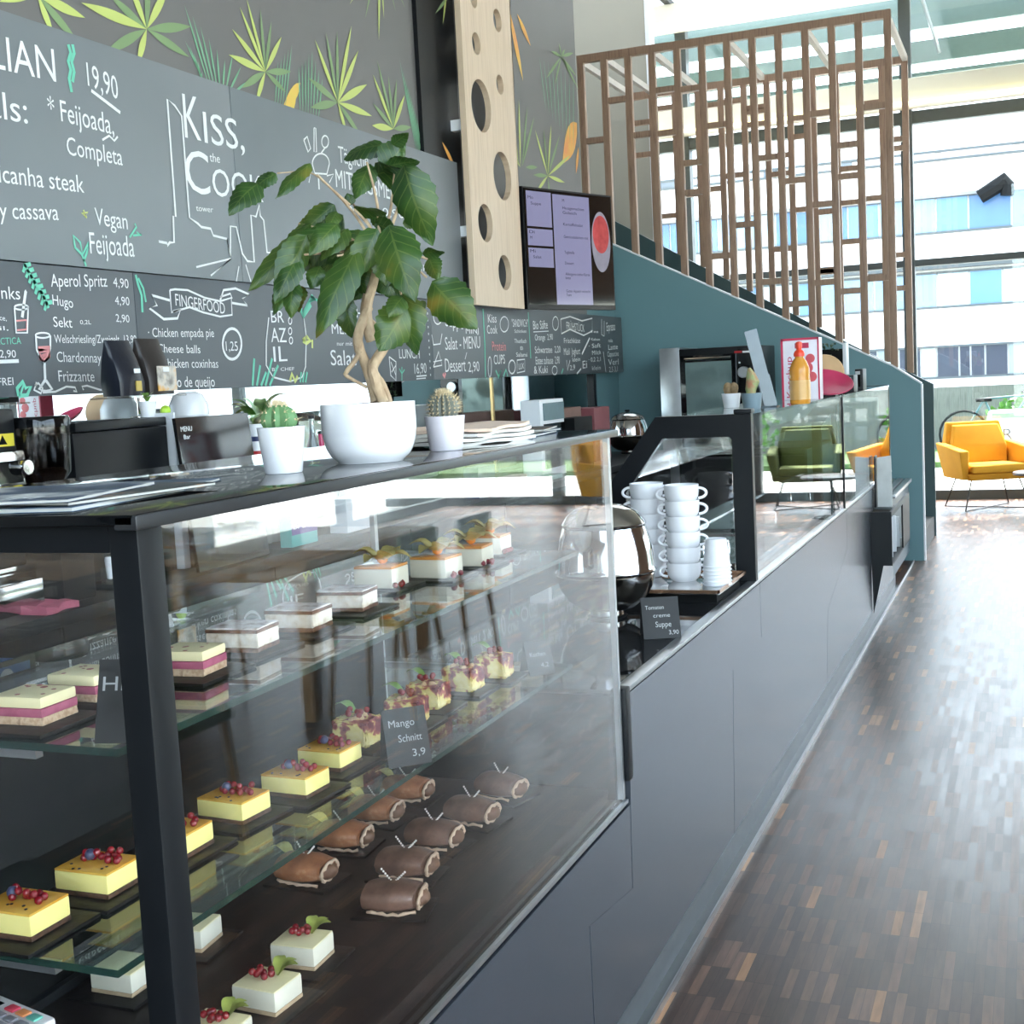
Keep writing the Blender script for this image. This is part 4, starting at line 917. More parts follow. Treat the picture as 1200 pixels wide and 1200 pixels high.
def smooth(pts, n=4):
    out = []
    for i in range(len(pts)-1):
        p0, p1, p2, p3 = pts[max(i-1, 0)], pts[i], pts[i+1], pts[min(i+2, len(pts)-1)]
        for k in range(n):
            u = k/n; out.append(.5*((2*p1)+(p2-p0)*u+(2*p0-5*p1+4*p2-p3)*u*u+(3*p1-p0-3*p2+p3)*u**3))
    return out+[pts[-1]]
def limb(pxs, rpx, name='trunk_strand'):
    P = smooth([pp(x, y, d) for x, y, d in pxs]); n = len(P)
    rr = [(rpx[0]+(rpx[1]-rpx[0])*i/(n-1))*HD/FPX for i in range(n)]
    t.part(name, MB().tube(P, rr, 10).jitter(.0004), BARK)
limb([(441, 472, 0), (436, 450, .012), (428, 425, .012), (420, 405, 0), (421, 388, -.01), (432, 360, 0)], (6.5, 5.5))
limb([(449, 472, -.01), (440, 448, -.012), (437, 430, -.006), (446, 414, .006), (452, 400, .010), (441, 386, .010), (428, 370, .004), (431, 345, 0)], (6.5, 5.5))
limb([(455, 474, .01), (449, 455, .008), (440, 440, .012), (434, 430, .01)], (6, 5))
limb([(436, 400, 0), (430, 375, 0), (431, 355, 0), (438, 330, 0), (444, 305, 0), (450, 280, 0)], (7, 4), 'trunk')
limb([(424, 410, 0), (415, 424, .01), (406, 436, .012), (407, 441, .012), (430, 454, .01)], (3.5, 1.8), 'aerial_root')
for tgt, dep in [((463, 190), .02), ((478, 200), -.03), ((410, 235), .05), ((372, 205), -.02), ((350, 262), .06), ((345, 300), -.04), ((395, 300), -.05), ((505, 305), .03), ((500, 325), -.02), ((470, 345), -.04), ((430, 190), .0), ((415, 245), -.02)]:
    limb([(446, 300, 0), ((446+tgt[0])/2+4, (290+tgt[1])/2, dep*.4), (tgt[0], tgt[1], dep)], (2.2, 1.1), 'branch')
limb([(410, 240, 0), (385, 218, 0), (362, 202, 0), (325, 203, 0)], (1.2, .8), 'branch')
LF = bpy.data.materials.new('glossy tree leaf'); LF.use_nodes = True
nt = LF.node_tree; b_ = nt.nodes['Principled BSDF']; Lk = nt.links.new
b_.inputs['Roughness'].default_value = .32
at_ = nt.nodes.new('ShaderNodeUVMap'); spx = nt.nodes.new('ShaderNodeSeparateXYZ'); Lk(at_.outputs[0], spx.inputs[0])
def mth(op, a_, b2=None, c2=None):
    x = nt.nodes.new('ShaderNodeMath'); x.operation = op
    for i, v in enumerate((a_, b2, c2)):
        if v is None: continue
        if isinstance(v, (int, float)): x.inputs[i].default_value = v
        else: Lk(v, x.inputs[i])
    return x.outputs[0]
across = mth('ABSOLUTE', spx.outputs[0])                       # u: -1..1 across the blade, v: along
vein = mth('SUBTRACT', mth('MULTIPLY', mth('FRACT', spx.outputs[1]), 7.0), mth('MULTIPLY', across, 1.6))
vv = mth('ABSOLUTE', mth('SUBTRACT', mth('FRACT', vein), .5))
line = mth('MAXIMUM', mth('LESS_THAN', vv, .06), mth('LESS_THAN', across, .05))
tc_ = nt.nodes.new('ShaderNodeTexCoord'); nz = nt.nodes.new('ShaderNodeTexNoise'); nz.inputs['Scale'].default_value = 11; nz.inputs['Detail'].default_value = 3; Lk(tc_.outputs['Object'], nz.inputs['Vector'])
rp = nt.nodes.new('ShaderNodeValToRGB')
for i, (p_, c_) in enumerate([(.32, (34, 62, 28)), (.48, (54, 86, 36)), (.6, (78, 100, 40)), (.72, (134, 116, 48))]):
    e_ = rp.color_ramp.elements[i] if i < 2 else rp.color_ramp.elements.new(p_)
    e_.position = p_; e_.color = rgb(*c_)
Lk(nz.outputs['Fac'], rp.inputs[0])
mx_ = nt.nodes.new('ShaderNodeMix'); mx_.data_type = 'RGBA'; Lk(mth('MULTIPLY', line, .2), mx_.inputs[0]); Lk(rp.outputs[0], mx_.inputs[6]); mx_.inputs[7].default_value = rgb(150, 160, 84)
Lk(mx_.outputs[2], b_.inputs['Base Color'])
bp_ = nt.nodes.new('ShaderNodeBump'); bp_.inputs['Strength'].default_value = .5; bp_.inputs['Distance'].default_value = .002; Lk(mth('SUBTRACT', 1, line), bp_.inputs['Height']); Lk(bp_.outputs[0], b_.inputs['Normal'])
trl = nt.nodes.new('ShaderNodeBsdfTranslucent'); Lk(mx_.outputs[2], trl.inputs[0]); ms = nt.nodes.new('ShaderNodeMixShader'); ms.inputs[0].default_value = .3
Lk(b_.outputs[0], ms.inputs[1]); Lk(trl.outputs[0], ms.inputs[2]); Lk(ms.outputs[0], nt.nodes['Material Output'].inputs[0])
LEAVES = [  # base, tip, width px, depth at base, depth at tip, roll
 ((473, 193), (507, 288), 44, -.03, -.02, .25), ((448, 199), (474, 166), 34, .01, .03, .3), ((452, 196), (492, 190), 18, .0, -.02, .5), ((460, 170), (479, 156), 15, .0, -.02, .3), ((450, 170), (403, 187), 17, .02, .04, .9),
 ((434, 192), (416, 234), 24, .02, .0, .4), ((415, 246), (453, 250), 11, .0, -.03, 1.1), ((412, 240), (407, 226), 13, .02, .02, .3), ((324, 204), (298, 222), 15, -.02, -.02, .6), ((304, 214), (268, 252), 26, -.02, -.05, .5), ((364, 192), (323, 233), 15, -.02, -.03, .8),
 ((392, 240), (352, 276), 26, .05, .06, .3), ((402, 252), (372, 290), 26, .04, .0, -.4), ((375, 252), (340, 284), 18, .06, .05, .5),
 ((372, 270), (291, 341), 28, .0, -.02, .5), ((360, 276), (320, 338), 32, -.03, -.05, -.3), ((350, 300), (322, 356), 26, -.04, -.06, .2), ((338, 330), (321, 370), 17, -.03, -.05, .5), ((345, 330), (341, 374), 20, -.04, -.05, .3), ((354, 335), (350, 366), 13, .0, .0, .7),
 ((375, 312), (364, 339), 21, -.02, -.03, .2), ((372, 268), (366, 312), 20, .03, .02, -.5), ((395, 262), (362, 300), 24, -.05, -.07, .2), ((408, 268), (376, 306), 22, -.02, -.04, .6), ((428, 272), (382, 310), 24, .03, .03, .2),
 ((420, 288), (370, 398), 34, -.05, -.08, .35), ((442, 268), (404, 332), 30, -.03, -.05, -.3), ((418, 312), (432, 350), 20, .02, .02, .4), ((410, 318), (394, 360), 24, .04, .04, .3), ((398, 345), (412, 396), 26, .03, .03, -.4), ((428, 305), (448, 345), 26, .05, .05, .2),
 ((456, 264), (486, 354), 46, -.07, -.10, .1), ((440, 262), (472, 280), 22, .0, -.04, .6), ((464, 276), (495, 300), 20, -.02, -.04, .5), ((472, 262), (492, 258), 14, .03, .03, .5), ((495, 298), (521, 296), 12, .0, -.01, .9), ((503, 302), (514, 328), 20, .01, .0, .4),
 ((506, 330), (559, 386), 46, -.03, -.05, .1), ((472, 344), (489, 416), 34, -.05, -.06, .5), ((476, 360), (444, 412), 42, -.06, -.08, -.2), ((472, 348), (455, 373), 22, -.08, -.09, .3), ((446, 300), (452, 336), 20, -.02, -.02, -.5), ((430, 330), (414, 352), 18, .05, .05, 0),
 ((452, 300), (470, 330), 26, .04, .04, .3), ((436, 250), (455, 268), 18, .05, .05, .2), ((416, 290), (400, 330), 26, .06, .06, -.2), ((460, 330), (475, 350), 20, .04, .05, .3), ((385, 285), (360, 315), 22, .05, .04, .2), ((398, 262), (346, 292), 22, .02, -.01, .4), ((384, 292), (336, 318), 24, .05, .04, .3), ((352, 288), (300, 322), 22, .03, .02, -.4), ((432, 282), (402, 318), 26, -.02, -.04, .5), ((410, 332), (384, 374), 24, .02, .01, -.3), ((364, 262), (332, 300), 20, .05, .04, .6), ((424, 322), (405, 352), 22, .04, .04, .5), ((404, 276), (372, 330), 26, .06, .06, -.2), ((448, 318), (462, 352), 26, .05, .05, -.3), ((395, 248), (385, 268), 16, .0, -.02, .4),
 ((440, 205), (480, 205), 26, .03, .0, .9), ((494, 352), (498, 362), 7, 0, 0, 0),
]
fol = MB(); uvd = {}
rr = random.Random(11)
NL = 14; NW = 6
for (b0, t0, w, d0, d1, rl) in LEAVES:
    A, B = pp(b0[0], b0[1], d0), pp(t0[0], t0[1], d1); ax = B-A; Lg = ax.length; ax.normalize()
    view = (A-CP).normalized(); sd = view.cross(ax).normalized(); nn = ax.cross(sd).normalized()
    sd = (sd*math.cos(rl)+nn*math.sin(rl)).normalized(); nn = sd.cross(ax).normalized()
    if nn.dot(Vector((0, 0, 1)))-.3*nn.dot(view) < 0: nn = -nn; sd = -sd
    wm = w*HD/FPX*(1/max(.45, abs(math.cos(rl))))*.55; bend = rr.uniform(.05, .14)*Lg; ph = rr.uniform(0, 6)
    grid = []
    for i in range(NL+1):
        v = i/NL; prof = (math.sin(PI*min(1, v**.72))**.85 if v < 1 else 0)+.02*(1-v)
        row = []
        for j in range(NW+1):
            u = -1+2*j/NW; k = prof*wm*(1+(.06*(1 if i % 2 else -1) if abs(u) == 1 else 0))
            p = A+ax*Lg*v+nn*(bend*math.sin(PI*v))+sd*(u*k)+nn*(-.28*k*u*u+.12*wm*math.sin(9*v+ph+2*u)*abs(u))
            row.append((p, (u, v*.98+.005)))
        grid.append(row)
    vs = [[fol.bm.verts.new(p) for p, _ in row] for row in grid]
    uvl = fol.bm.loops.layers.uv.verify()
    for i in range(NL):
        for j in range(NW):
            ids = [(i, j), (i, j+1), (i+1, j+1), (i+1, j)]
            f = fol.bm.faces.new([vs[a_][c_] for a_, c_ in ids])
            for lp, (a_, c_) in zip(f.loops, ids): lp[uvl].uv = grid[a_][c_][1]
t.part('foliage', fol, LF, ang=80)
# magazines and papers on the case top
rr = random.Random(4)
COV = [ramp_mat('magazine cover %d' % k, st, 9, .4, 0, spec=.3) for k, st in enumerate([[(.3, (26, 34, 46)), (.5, (70, 96, 124)), (.62, (196, 204, 208)), (.7, (30, 34, 40))], [(.3, (36, 38, 40)), (.55, (58, 62, 64)), (.66, (206, 150, 90)), (.75, (40, 44, 52))], [(.3, (20, 24, 30)), (.5, (46, 66, 94)), (.65, (214, 214, 210))]])]
PAGES = mat('magazine pages', (206, 204, 198), .7)
def mag(c, w, l, h, rz, m, label, grp, text=None):
    t = Thing('magazine', label, 'magazine', (0, 0, 0), grp); t.o.location = c; t.o.rotation_euler = (0, 0, rz)
    t.part('pages', MB().box(-w/2+.002, w/2-.002, -l/2+.002, l/2-.002, .0006, h-.0006), PAGES)
    t.part('cover', MB().box(-w/2, w/2, -l/2, l/2, h-.0006, h).box(-w/2, w/2, -l/2, l/2, 0, .0006), m)
    if text: mb = MB(); put_text(mb, text, (-w/2+.01, -l/2+.012, h+.0004), (1, 0, 0), (0, 1, 0), w*.7, .035); t.part('cover_title', mb, CHALK)
z = ZT+.0005
mag(Vector((-1.06, 1.19, z)), .21, .24, .005, .12, COV[0], 'lowest magazine of the pile at the left end of the pastry case', 'magazines on the left')
mag(Vector((-1.04, 1.22, z+.0055)), .20, .24, .004, -.1, COV[1], 'middle magazine of the pile at the left end of the pastry case', 'magazines on the left')
mag(Vector((-1.07, 1.17, z+.010)), .20, .23, .004, .25, COV[2], 'top magazine of the pile at the left end of the pastry case, with pale lettering', 'magazines on the left', 'FORUM')
mag(Vector((-1.10, 1.40, z)), .19, .10, .004, .3, COV[0], 'folded leaflet lying right of the magazine pile', 'magazines on the left')
mag(Vector((-1.02, 2.53, z)), .15, .20, .004, .1, COV[0], 'lowest magazine right of the napkins on the pastry case', 'magazines on the right')
mag(Vector((-1.03, 2.54, z+.0045)), .15, .20, .004, -.12, COV[2], 'middle magazine right of the napkins on the pastry case', 'magazines on the right')
mag(Vector((-1.02, 2.56, z+.009)), .15, .19, .004, .2, COV[1], 'topmost magazine right of the napkins on the pastry case', 'magazines on the right')
NAPK = [mat('white wrapping paper', (240, 236, 230), .8, var=.03), mat('peach paper', (240, 212, 190), .8, var=.06)]
for k in range(4):
    mb = MB().box(-.10, .10, -.14, .14, 0, .006); bmesh.ops.subdivide_edges(mb.bm, edges=[e for e in mb.bm.edges if e.calc_length() > .1], cuts=9, use_grid_fill=True)
    for v in mb.bm.verts: v.co.z += .0016*math.sin(v.co.x*45+k*.3)+.0014*math.cos(v.co.y*37+k*.4)+.002; v.co.x += .004*math.sin(v.co.y*60+k)
    o = single('paper_sheet', mb, NAPK[1 if k == 3 else 0], ['lowest', 'second', 'third', 'peach-coloured top'][k]+' paper sheet of the crumpled stack on the pastry case', 'paper', (0, 0, 0), 'papers on the pastry case')
    o.location = (-1.04+.006*k, 2.27+.004*k, z+.0085*k); o.rotation_euler = (0, 0, .1*k-.2)
# ================================================================ back counter
XK = -2.45
t = Thing('back_counter', 'dark back counter along the mirrored wall', 'counter', (-2.78, 5, 0))
t.part('worktop', MB().box(-3.085, XK, .6, 9.3, .90, .94, .004), BLK)
for k in range(8): t.part('cabinet_door', MB().box(XK-.05, XK-.03, .62+1.08*k, .62+1.08*(k+1)-.01, .1, .895), BLKM)
t.part('plinth', MB().box(-3.05, XK-.08, .6, 9.3, 0, .1), BLKM)
t.part('carcass', MB().box(-3.05, XK-.055, .6, 9.3, .1, .895), BLKM)
ZK = .941; XM = -2.62
def ky(x, y=500, X=XM): return onX(x, y, X).y
def kz(x, y, X=XM): return onX(x, y, X).z
# espresso machine at the left edge
y0, y1 = 2.15, ky(32, 650)
t = Thing('espresso_machine', 'black espresso machine with chrome trim at the left edge', 'coffee machine', (-2.8, (y0+y1)/2, ZK))
t.part('body', MB().box(-3.0, XM, y0, y1, ZK+.12, kz(20, 478), .012), BLK)
t.part('front_panel', MB().box(XM, XM+.012, y0+.02, ky(38, 660), max(ZK+.001, kz(10, 745)), kz(10, 668), .004), BLKG)
t.part('chrome_trim', MB().box(XM-.01, XM+.03, y0, y1, kz(15, 672), kz(15, 662), .004), STEEL)
t.part('chrome_trim', MB().box(XM, XM+.02, y0, ky(24, 540), kz(10, 574), kz(10, 528), .012), STEEL)
t.part('control_window', MB().box(XM+.02, XM+.024, y0, ky(18, 540), kz(10, 566), kz(10, 540)), BLKG)
def disc(c, r, th, seg=28): return MB().lathe([(0, 0), (r, 0), (r, th*.8), (r*.9, th), (0, th)], (0, 0, 0), seg).xf(Matrix.Translation(c) @ Matrix.Rotation(PI/2, 4, 'Y'))
t.part('control_knob', disc((XM+.02, ky(17, 548), kz(17, 548)), .022, .03), STEEL)
t.part('dial', disc((XM+.012, ky(8, 697), kz(8, 697)), .032, .012), STEEL)
t.part('dial_pointer', MB().box(XM+.024, XM+.028, ky(8, 697)-.004, ky(8, 697)+.004, kz(8, 697)-.028, kz(8, 697)+.028), DKGREY)
wlb = MB().box(XM, XM+.001, y1-.10, y1-.012, kz(8, 523), kz(8, 508)); t.part('warning_label', wlb, mat('yellow label', (214, 196, 60), .5))
mb = MB(); yy = y1-.055; zz = kz(8, 519); mb.prism([(yy-.016, zz-.004), (yy+.016, zz-.004), (yy, zz+.022)], 'x', XM+.001, XM+.0014); t.part('warning_triangle', mb, BLKM)
t.part('drip_tray', MB().box(-2.95, XM+.08, y0, y1-.03, ZK, ZK+.09, .01), STEEL)
for k in (-.25, -.02): t.part('group_head', MB().lathe([(0, 0), (.035, 0), (.035, .05), (.02, .06), (0, .06)], (XM+.03, y1+k-.25, ZK+.17)), STEEL)
# grinder with smoked hopper
gy = ky(55, 530, -2.6); gz0 = kz(55, 566, -2.6)
t = Thing('coffee_grinder', 'coffee grinder with a smoked clear bean hopper and black lid', 'grinder', (-2.62, gy, ZK))
t.part('body', MB().box(-2.72, -2.52, gy-.07, gy+.07, ZK, gz0-.01, .015), BLK)
t.part('hopper', MB().lathe([(.05, gz0-.01), (.078, gz0+.03), (.082, kz(55, 500, -2.6)), (.078, kz(55, 500, -2.6)), (.074, gz0+.03), (.046, gz0-.008)], (-2.62, gy, 0), 36), SMOKE)
t.part('hopper_lid', MB().lathe([(0, 0), (.085, 0), (.085, .022), (.08, .03), (0, .03)], (-2.62, gy, kz(55, 500, -2.6)), 36), BLKG)
t.part('coffee_beans', MB().lathe([(0, gz0-.006), (.047, gz0-.006), (.064, gz0+.03), (.05, gz0+.04), (0, gz0+.035)], (-2.62, gy, 0)).jitter(.003), mat('roasted coffee beans', (46, 28, 20), .4, var=.4, vscale=120, bump=.8))
# big black brewer
by0, by1 = ky(86, 520), ky(197, 520); bz = kz(140, 492)
t = Thing('coffee_brewer', 'large plain black coffee brewer beside the grinder', 'coffee machine', (-2.8, (by0+by1)/2, ZK))
t.part('body', MB().box(-2.98, XM, by0, by1, ZK, bz-.03, .006), BLK)
t.part('lid', MB().box(-2.98, XM+.004, by0+.01, by1-.005, bz-.028, bz, .004), BLK)
t.part('lever', MB().lathe([(0, 0), (.010, .005), (.014, .06), (.012, .07), (0, .072)], (XM+.05, ky(115, 690), max(ZK+.03, kz(115, 716)))), WHITE)
t.part('lever_base', MB().box(XM, XM+.09, ky(108, 690), ky(132, 690), ZK, max(ZK+.03, kz(115, 716)), .006), BLKM)
t.part('vent', MB().box(XM, XM+.002, ky(92, 695), ky(104, 695), ZK+.01, ZK+.02), ALU)
# tray on a post, carrying the coffee bags
pz_ = kz(150, 464, -2.75); yp = ky(163, 478, -2.75)
t = Thing('display_stand', 'slim chrome stand carrying two coffee bags above the brewer', 'stand', (-2.75, yp, bz))
t.part('post', MB().tube([(-2.75, yp, bz), (-2.75, yp, pz_-.008)], .006), STEEL)
t.part('foot', MB().lathe([(0, 0), (.03, 0), (.03, .004), (0, .006)], (-2.75, yp, bz)), STEEL)
t.part('plate', MB().box(-2.83, -2.67, ky(128, 464, -2.75), ky(196, 464, -2.75), pz_-.008, pz_-.001, .002), SMOKE)
BAG1 = mat('navy coffee bag', (20, 24, 36), .35, var=.2, vscale=10, bump=.3); BAG2 = mat('brown coffee bag', (42, 36, 34), .4, var=.25, vscale=10, bump=.3)
def bag(x0, x1, yt, m, label, win):
    ya, yb = ky(x0, 440, -2.75), ky(x1, 440, -2.75); zt = kz((x0+x1)/2, yt, -2.75); h = zt-pz_; w = yb-ya
    t = Thing('coffee_bag', label, 'bag', (-2.75, (ya+yb)/2, pz_), 'coffee bags on the stand')
    mb = MB(); rows = [(0, .5, .045), (.25, .5, .05), (.6, .48, .035), (.85, .46, .014), (1, .45, .003)]; prev = None
    for k, sw, dp in rows:
        c = Vector((-2.75, (ya+yb)/2-.02*k, pz_+h*k)); n = 12
        ring = [mb.bm.verts.new(c+Vector((dp*math.copysign(abs(math.cos(a_))**.5, math.cos(a_)), sw*w*math.copysign(abs(math.sin(a_))**.4, math.sin(a_)), 0))) for a_ in [2*PI*i/n+.1 for i in range(n)]]
        if prev:
            for i in range(n): mb.bm.faces.new((prev[i], prev[(i+1) % n], ring[(i+1) % n], ring[i]))
        else: mb.bm.faces.new(ring[::-1])
        prev = ring
    mb.bm.faces.new(prev); bmesh.ops.recalc_face_normals(mb.bm, faces=mb.bm.faces[:]); t.part('bag_body', mb, m)
    cx = -2.75+.052; cy = (ya+yb)/2
    t.part('label', MB().box(cx, cx+.002, cy-.01, cy+.02, pz_+h*.40, pz_+h*.48), WHITEP)
    if win: t.part('picture', MB().box(cx-.002, cx+.001, cy-.3*w, cy+.42*w, pz_+h*.06, pz_+h*.50), ramp_mat('bag picture', [(.3, (120, 112, 104)), (.5, (200, 190, 176)), (.65, (214, 158, 70)), (.8, (90, 80, 74))], 22, .3, 0))
    else: t.part('picture', MB().ball((cx+.002, cy+.01, pz_+h*.18), .014, 10), mat('yellow bag motif', (206, 178, 80), .5)) if False else t.part('picture', MB().box(cx-.004, cx+.001, cy-.002, cy+.024, pz_+h*.08, pz_+h*.26), mat('yellow bag motif', (190, 164, 84), .5))
bag(128, 160, 399, BAG1, 'dark navy coffee bag with a small white label', False)
bag(163, 194, 397, BAG2, 'brown coffee bag with a picture panel, right of the navy bag', True)
# small things right of the brewer
yy = ky(191, 480); pw = Vector((XM-.06, yy, bz+.001))
t = Thing('potted_succulent', 'tiny green succulent in a square white pot on the brewer', 'potted plant', pw)
t.part('pot', MB().lathe([(0, 0), (.022, 0), (.03, .052), (.027, .052), (.026, .045), (0, .045)], pw, 24), WHITE)
mb = MB()
for k in range(9):
    a_ = k*.7; vs, fs = leafmesh(pw+Vector((0, 0, .045)), (.022*math.cos(a_), .022*math.sin(a_), .02+.012*(k % 2)), .014); mb.raw(vs, fs)
t.part('succulent_leaves', mb, MINT)
cp = Vector((-2.66, ky(209, 545, -2.66), ZK))
t = Thing('white_carton', 'tall white carton right of the black brewer', 'carton', cp); zt = kz(205, 490, -2.66)
t.part('box', MB().box(-2.74, -2.60, by1+.012, ky(218, 545, -2.6), ZK, zt, .003), WHITEP); t.part('flap', MB().box(-2.74, -2.60, by1+.012, by1+.02, zt, zt+.02), WHITEP)
cp = Vector((-2.93, ky(222, 490, -2.93), ZK)); zt = kz(222, 459, -2.93)
t = Thing('white_bowl', 'upturned white bowl on a pale canister under the chalkboard', 'bowl', cp)
t.part('canister', MB().lathe([(0, 0), (.07, 0), (.07, zt-ZK-.09), (0, zt-ZK-.09)], cp, 32), WHITEP)
t.part('bowl', MB().lathe([(.075, zt-ZK-.089), (.074, zt-ZK-.05), (.055, zt-ZK-.012), (.03, zt-ZK), (0, zt-ZK)], cp, 32), WHITE)
lp = Vector((XM+.0, ky(204, 483)-.005, bz)); 
single('lime', MB().ball(lp+Vector((-.03, .0, .019)), .018, 14), mat('lime skin', (176, 214, 70), .35, var=.2, vscale=50, bump=.2), 'bright green lime beside the little succulent on the brewer', 'fruit', lp+Vector((-.03, 0, 0)))
# glossy poster box
q0, q1 = ky(223, 550, -2.5), ky(307, 545, -2.5); zt = kz(255, 486, -2.5)
t = Thing('poster_holder', 'leaning glossy black poster board on the back counter', 'sign', (-2.5, (q0+q1)/2, ZK))
bm_ = MB().box(-.006, .006, q0, q1, 0, zt-ZK); M_ = Matrix.Translation((-2.5, 0, ZK)) @ Matrix.Rotation(-.10, 4, 'Y')
t.part('board', bm_.xf(M_), BLKG)
mb = MB(); put_text(mb, 'MENU', (.0068, q0+.02, zt-ZK-.045), (0, 1, 0), (0, 0, 1), .06, .016); put_text(mb, 'Bar', (.0068, q0+.03, zt-ZK-.07), (0, 1, 0), (0, 0, 1), .035, .014); t.part('lettering', mb.xf(M_), CHALK)
t.part('support_leg', MB().box(-2.60, -2.585, q0+.1, q0+.12, ZK, zt-.05), BLK)
t.part('support_bar', MB().box(-2.60, -2.546, q0+.1, q0+.12, zt-.075, zt-.055), BLK)
# bottles behind the cactus
for k, (x, h, m, lab) in enumerate([(350, .21, mat('red bottle glass', (120, 30, 34), .1, trans=.4), 'short red-labelled bottle left of the tall bottle'), (366, .27, mat('clear bottle glass', (206, 214, 214), .05, trans=.8), 'tall clear bottle with black and white label behind the tree bowl'), (376, .17, mat('magenta bottle', (176, 40, 84), .2), 'small magenta bottle right of the tall bottle')]):
    Xb = -2.62; c = Vector((Xb, ky(x, 510, Xb), ZK+.20))
    h = onX(x, 487 if k == 1 else 505, Xb).z-c.z
    t = Thing('bottle', lab, 'bottle', c, 'bottles on the small box')
    t.part('glass', MB().lathe([(0, 0), (.028, 0), (.03, .005), (.03, h*.5), (.012, h*.72), (.011, h-.012), (0, h-.012)], c, 24), m)
    t.part('cap', MB().lathe([(0, h-.0118), (.013, h-.0118), (.013, h), (0, h)], c, 16), BLK if k != 0 else mat('red cap', (176, 30, 36), .4))
    t.part('label', MB().lathe([(.0305, h*.15), (.0305, h*.42)], c, 24), WHITEP)
yb = ky(362, 510, -2.62); t = Thing('wooden_riser', 'low dark box under the bottles on the back counter', 'box', (-2.62, yb, ZK))
t.part('box', MB().box(-2.72, -2.59, ky(340, 520, -2.62), ky(386, 520, -2.62), ZK, ZK+.199, .004), BLK)
# small cans beside the poster
for k, x in enumerate((301, 311)):
    c = Vector((-2.7, ky(x, 515, -2.7), ZK)); h = onX(x, 497, -2.7).z-ZK
    t = Thing('carton_can', ['slim white carton with red stripe right of the poster board', 'second slim white carton, half behind the cactus pot'][k], 'carton', c, 'slim cartons'); t.part('body', MB().lathe([(0, 0), (.03, 0), (.03, h), (0, h)], c, 24), WHITEP); t.part('stripe', MB().lathe([(.0305, h*.7), (.0305, h*.78)], c, 24), mat('red cap', (176, 30, 36), .4)); t.part('stripe', MB().lathe([(.0305, h*.86), (.0305, h*.9)], c, 24), mat('navy print', (40, 50, 90), .4))
# pink cloth, blue box, steel jug: seen through the end glass
pc = onX(60, 716, -2.5)
mb = MB(); mb.box(-2.66, -2.46, ky(38, 715, -2.5), ky(80, 712, -2.5), ZK+.001, ZK+.012); bmesh.ops.subdivide_edges(mb.bm, edges=mb.bm.edges[:], cuts=7, use_grid_fill=True)
for v in mb.bm.verts:
    if v.co.z > ZK+.006: v.co.z += .016*abs(math.sin(v.co.x*45)*math.cos(v.co.y*30+1)); 
    v.co.x += .012*math.sin(v.co.y*40)
single('cleaning_cloth', mb, mat('pink cloth', (204, 106, 128), .9, var=.12, vscale=60, bump=.4), 'crumpled pink cloth on the back counter', 'cloth', (pc.x, pc.y, ZK+.001))
bb = onX(20, 800, XK)
t = Thing('blue_box', 'blue box with an oval white badge in front of the back counter', 'box', (XK+.06, bb.y, 0))
zb0, zb1 = onX(15, 806, XK+.1).z, onX(15, 778, XK+.1).z
t.part('stand', MB().box(XK+.0, XK+.095, bb.y-.25, onX(37, 790, XK+.1).y, 0, zb0), BLKM)
t.part('box', MB().box(XK+.002, XK+.1, bb.y-.25, onX(37, 790, XK+.1).y, zb0+.0005, zb1, .004), mat('blue carton', (60, 112, 176), .4))
t.part('badge', disc((XK+.1, onX(8, 792, XK+.1).y, (zb0+zb1)/2), .022, .002), WHITEP)
# snack pouch and jars further along, through the front glass
def kbox(name, label, cat, x0, x1, yt, X, dep, m, grp=None):
    a_, b2 = onX(x0, yt, X), onX(x1, yt, X)
    t = Thing(name, label, cat, (X-dep/2, (a_.y+b2.y)/2, ZK), grp); t.part('body', MB().box(X-dep, X, a_.y, b2.y, ZK, a_.z, .004), m); return t, a_, b2
t, a_, b2 = kbox('cleaner_pouch', 'turquoise and purple pouch reading BANG on the back counter', 'pouch', 340, 371, 604, -2.5, .05, mat('turquoise pouch', (92, 186, 178), .3, var=.1))
t.part('purple_band', MB().box(-2.4995, -2.498, a_.y+.002, b2.y-.002, a_.z-.075, a_.z-.01), mat('purple print', (110, 84, 150), .3))
mb = MB(); put_text(mb, 'BANG', (-2.4975, a_.y+.012, a_.z-.055), (0, 1, 0), (0, 0, 1), (b2.y-a_.y)-.024, .032); t.part('lettering', mb, CHALK)
kbox('till', 'pale grey till between the brewer and the pouch', 'till', 226, 296, 625, -2.64, .15, mat('pale grey plastic', (150, 158, 162), .4))
for k, (x0, x1, yt, m, lab) in enumerate([(405, 434, 585, WHITEP, 'plain white box on the back counter left of the flower'), (560, 580, 548, mat('navy print', (40, 50, 90), .4), 'small navy packet on the back counter'), (596, 618, 560, mat('pale pink packet', (206, 170, 176), .5), 'small pink packet on the back counter'), (636, 660, 560, mat('pale mint jar', (190, 214, 206), .2), 'mint jar on the back counter')]):
    kbox('packet', lab, 'packet', x0, x1, yt, -2.5, .08, m, 'packets on the back counter')
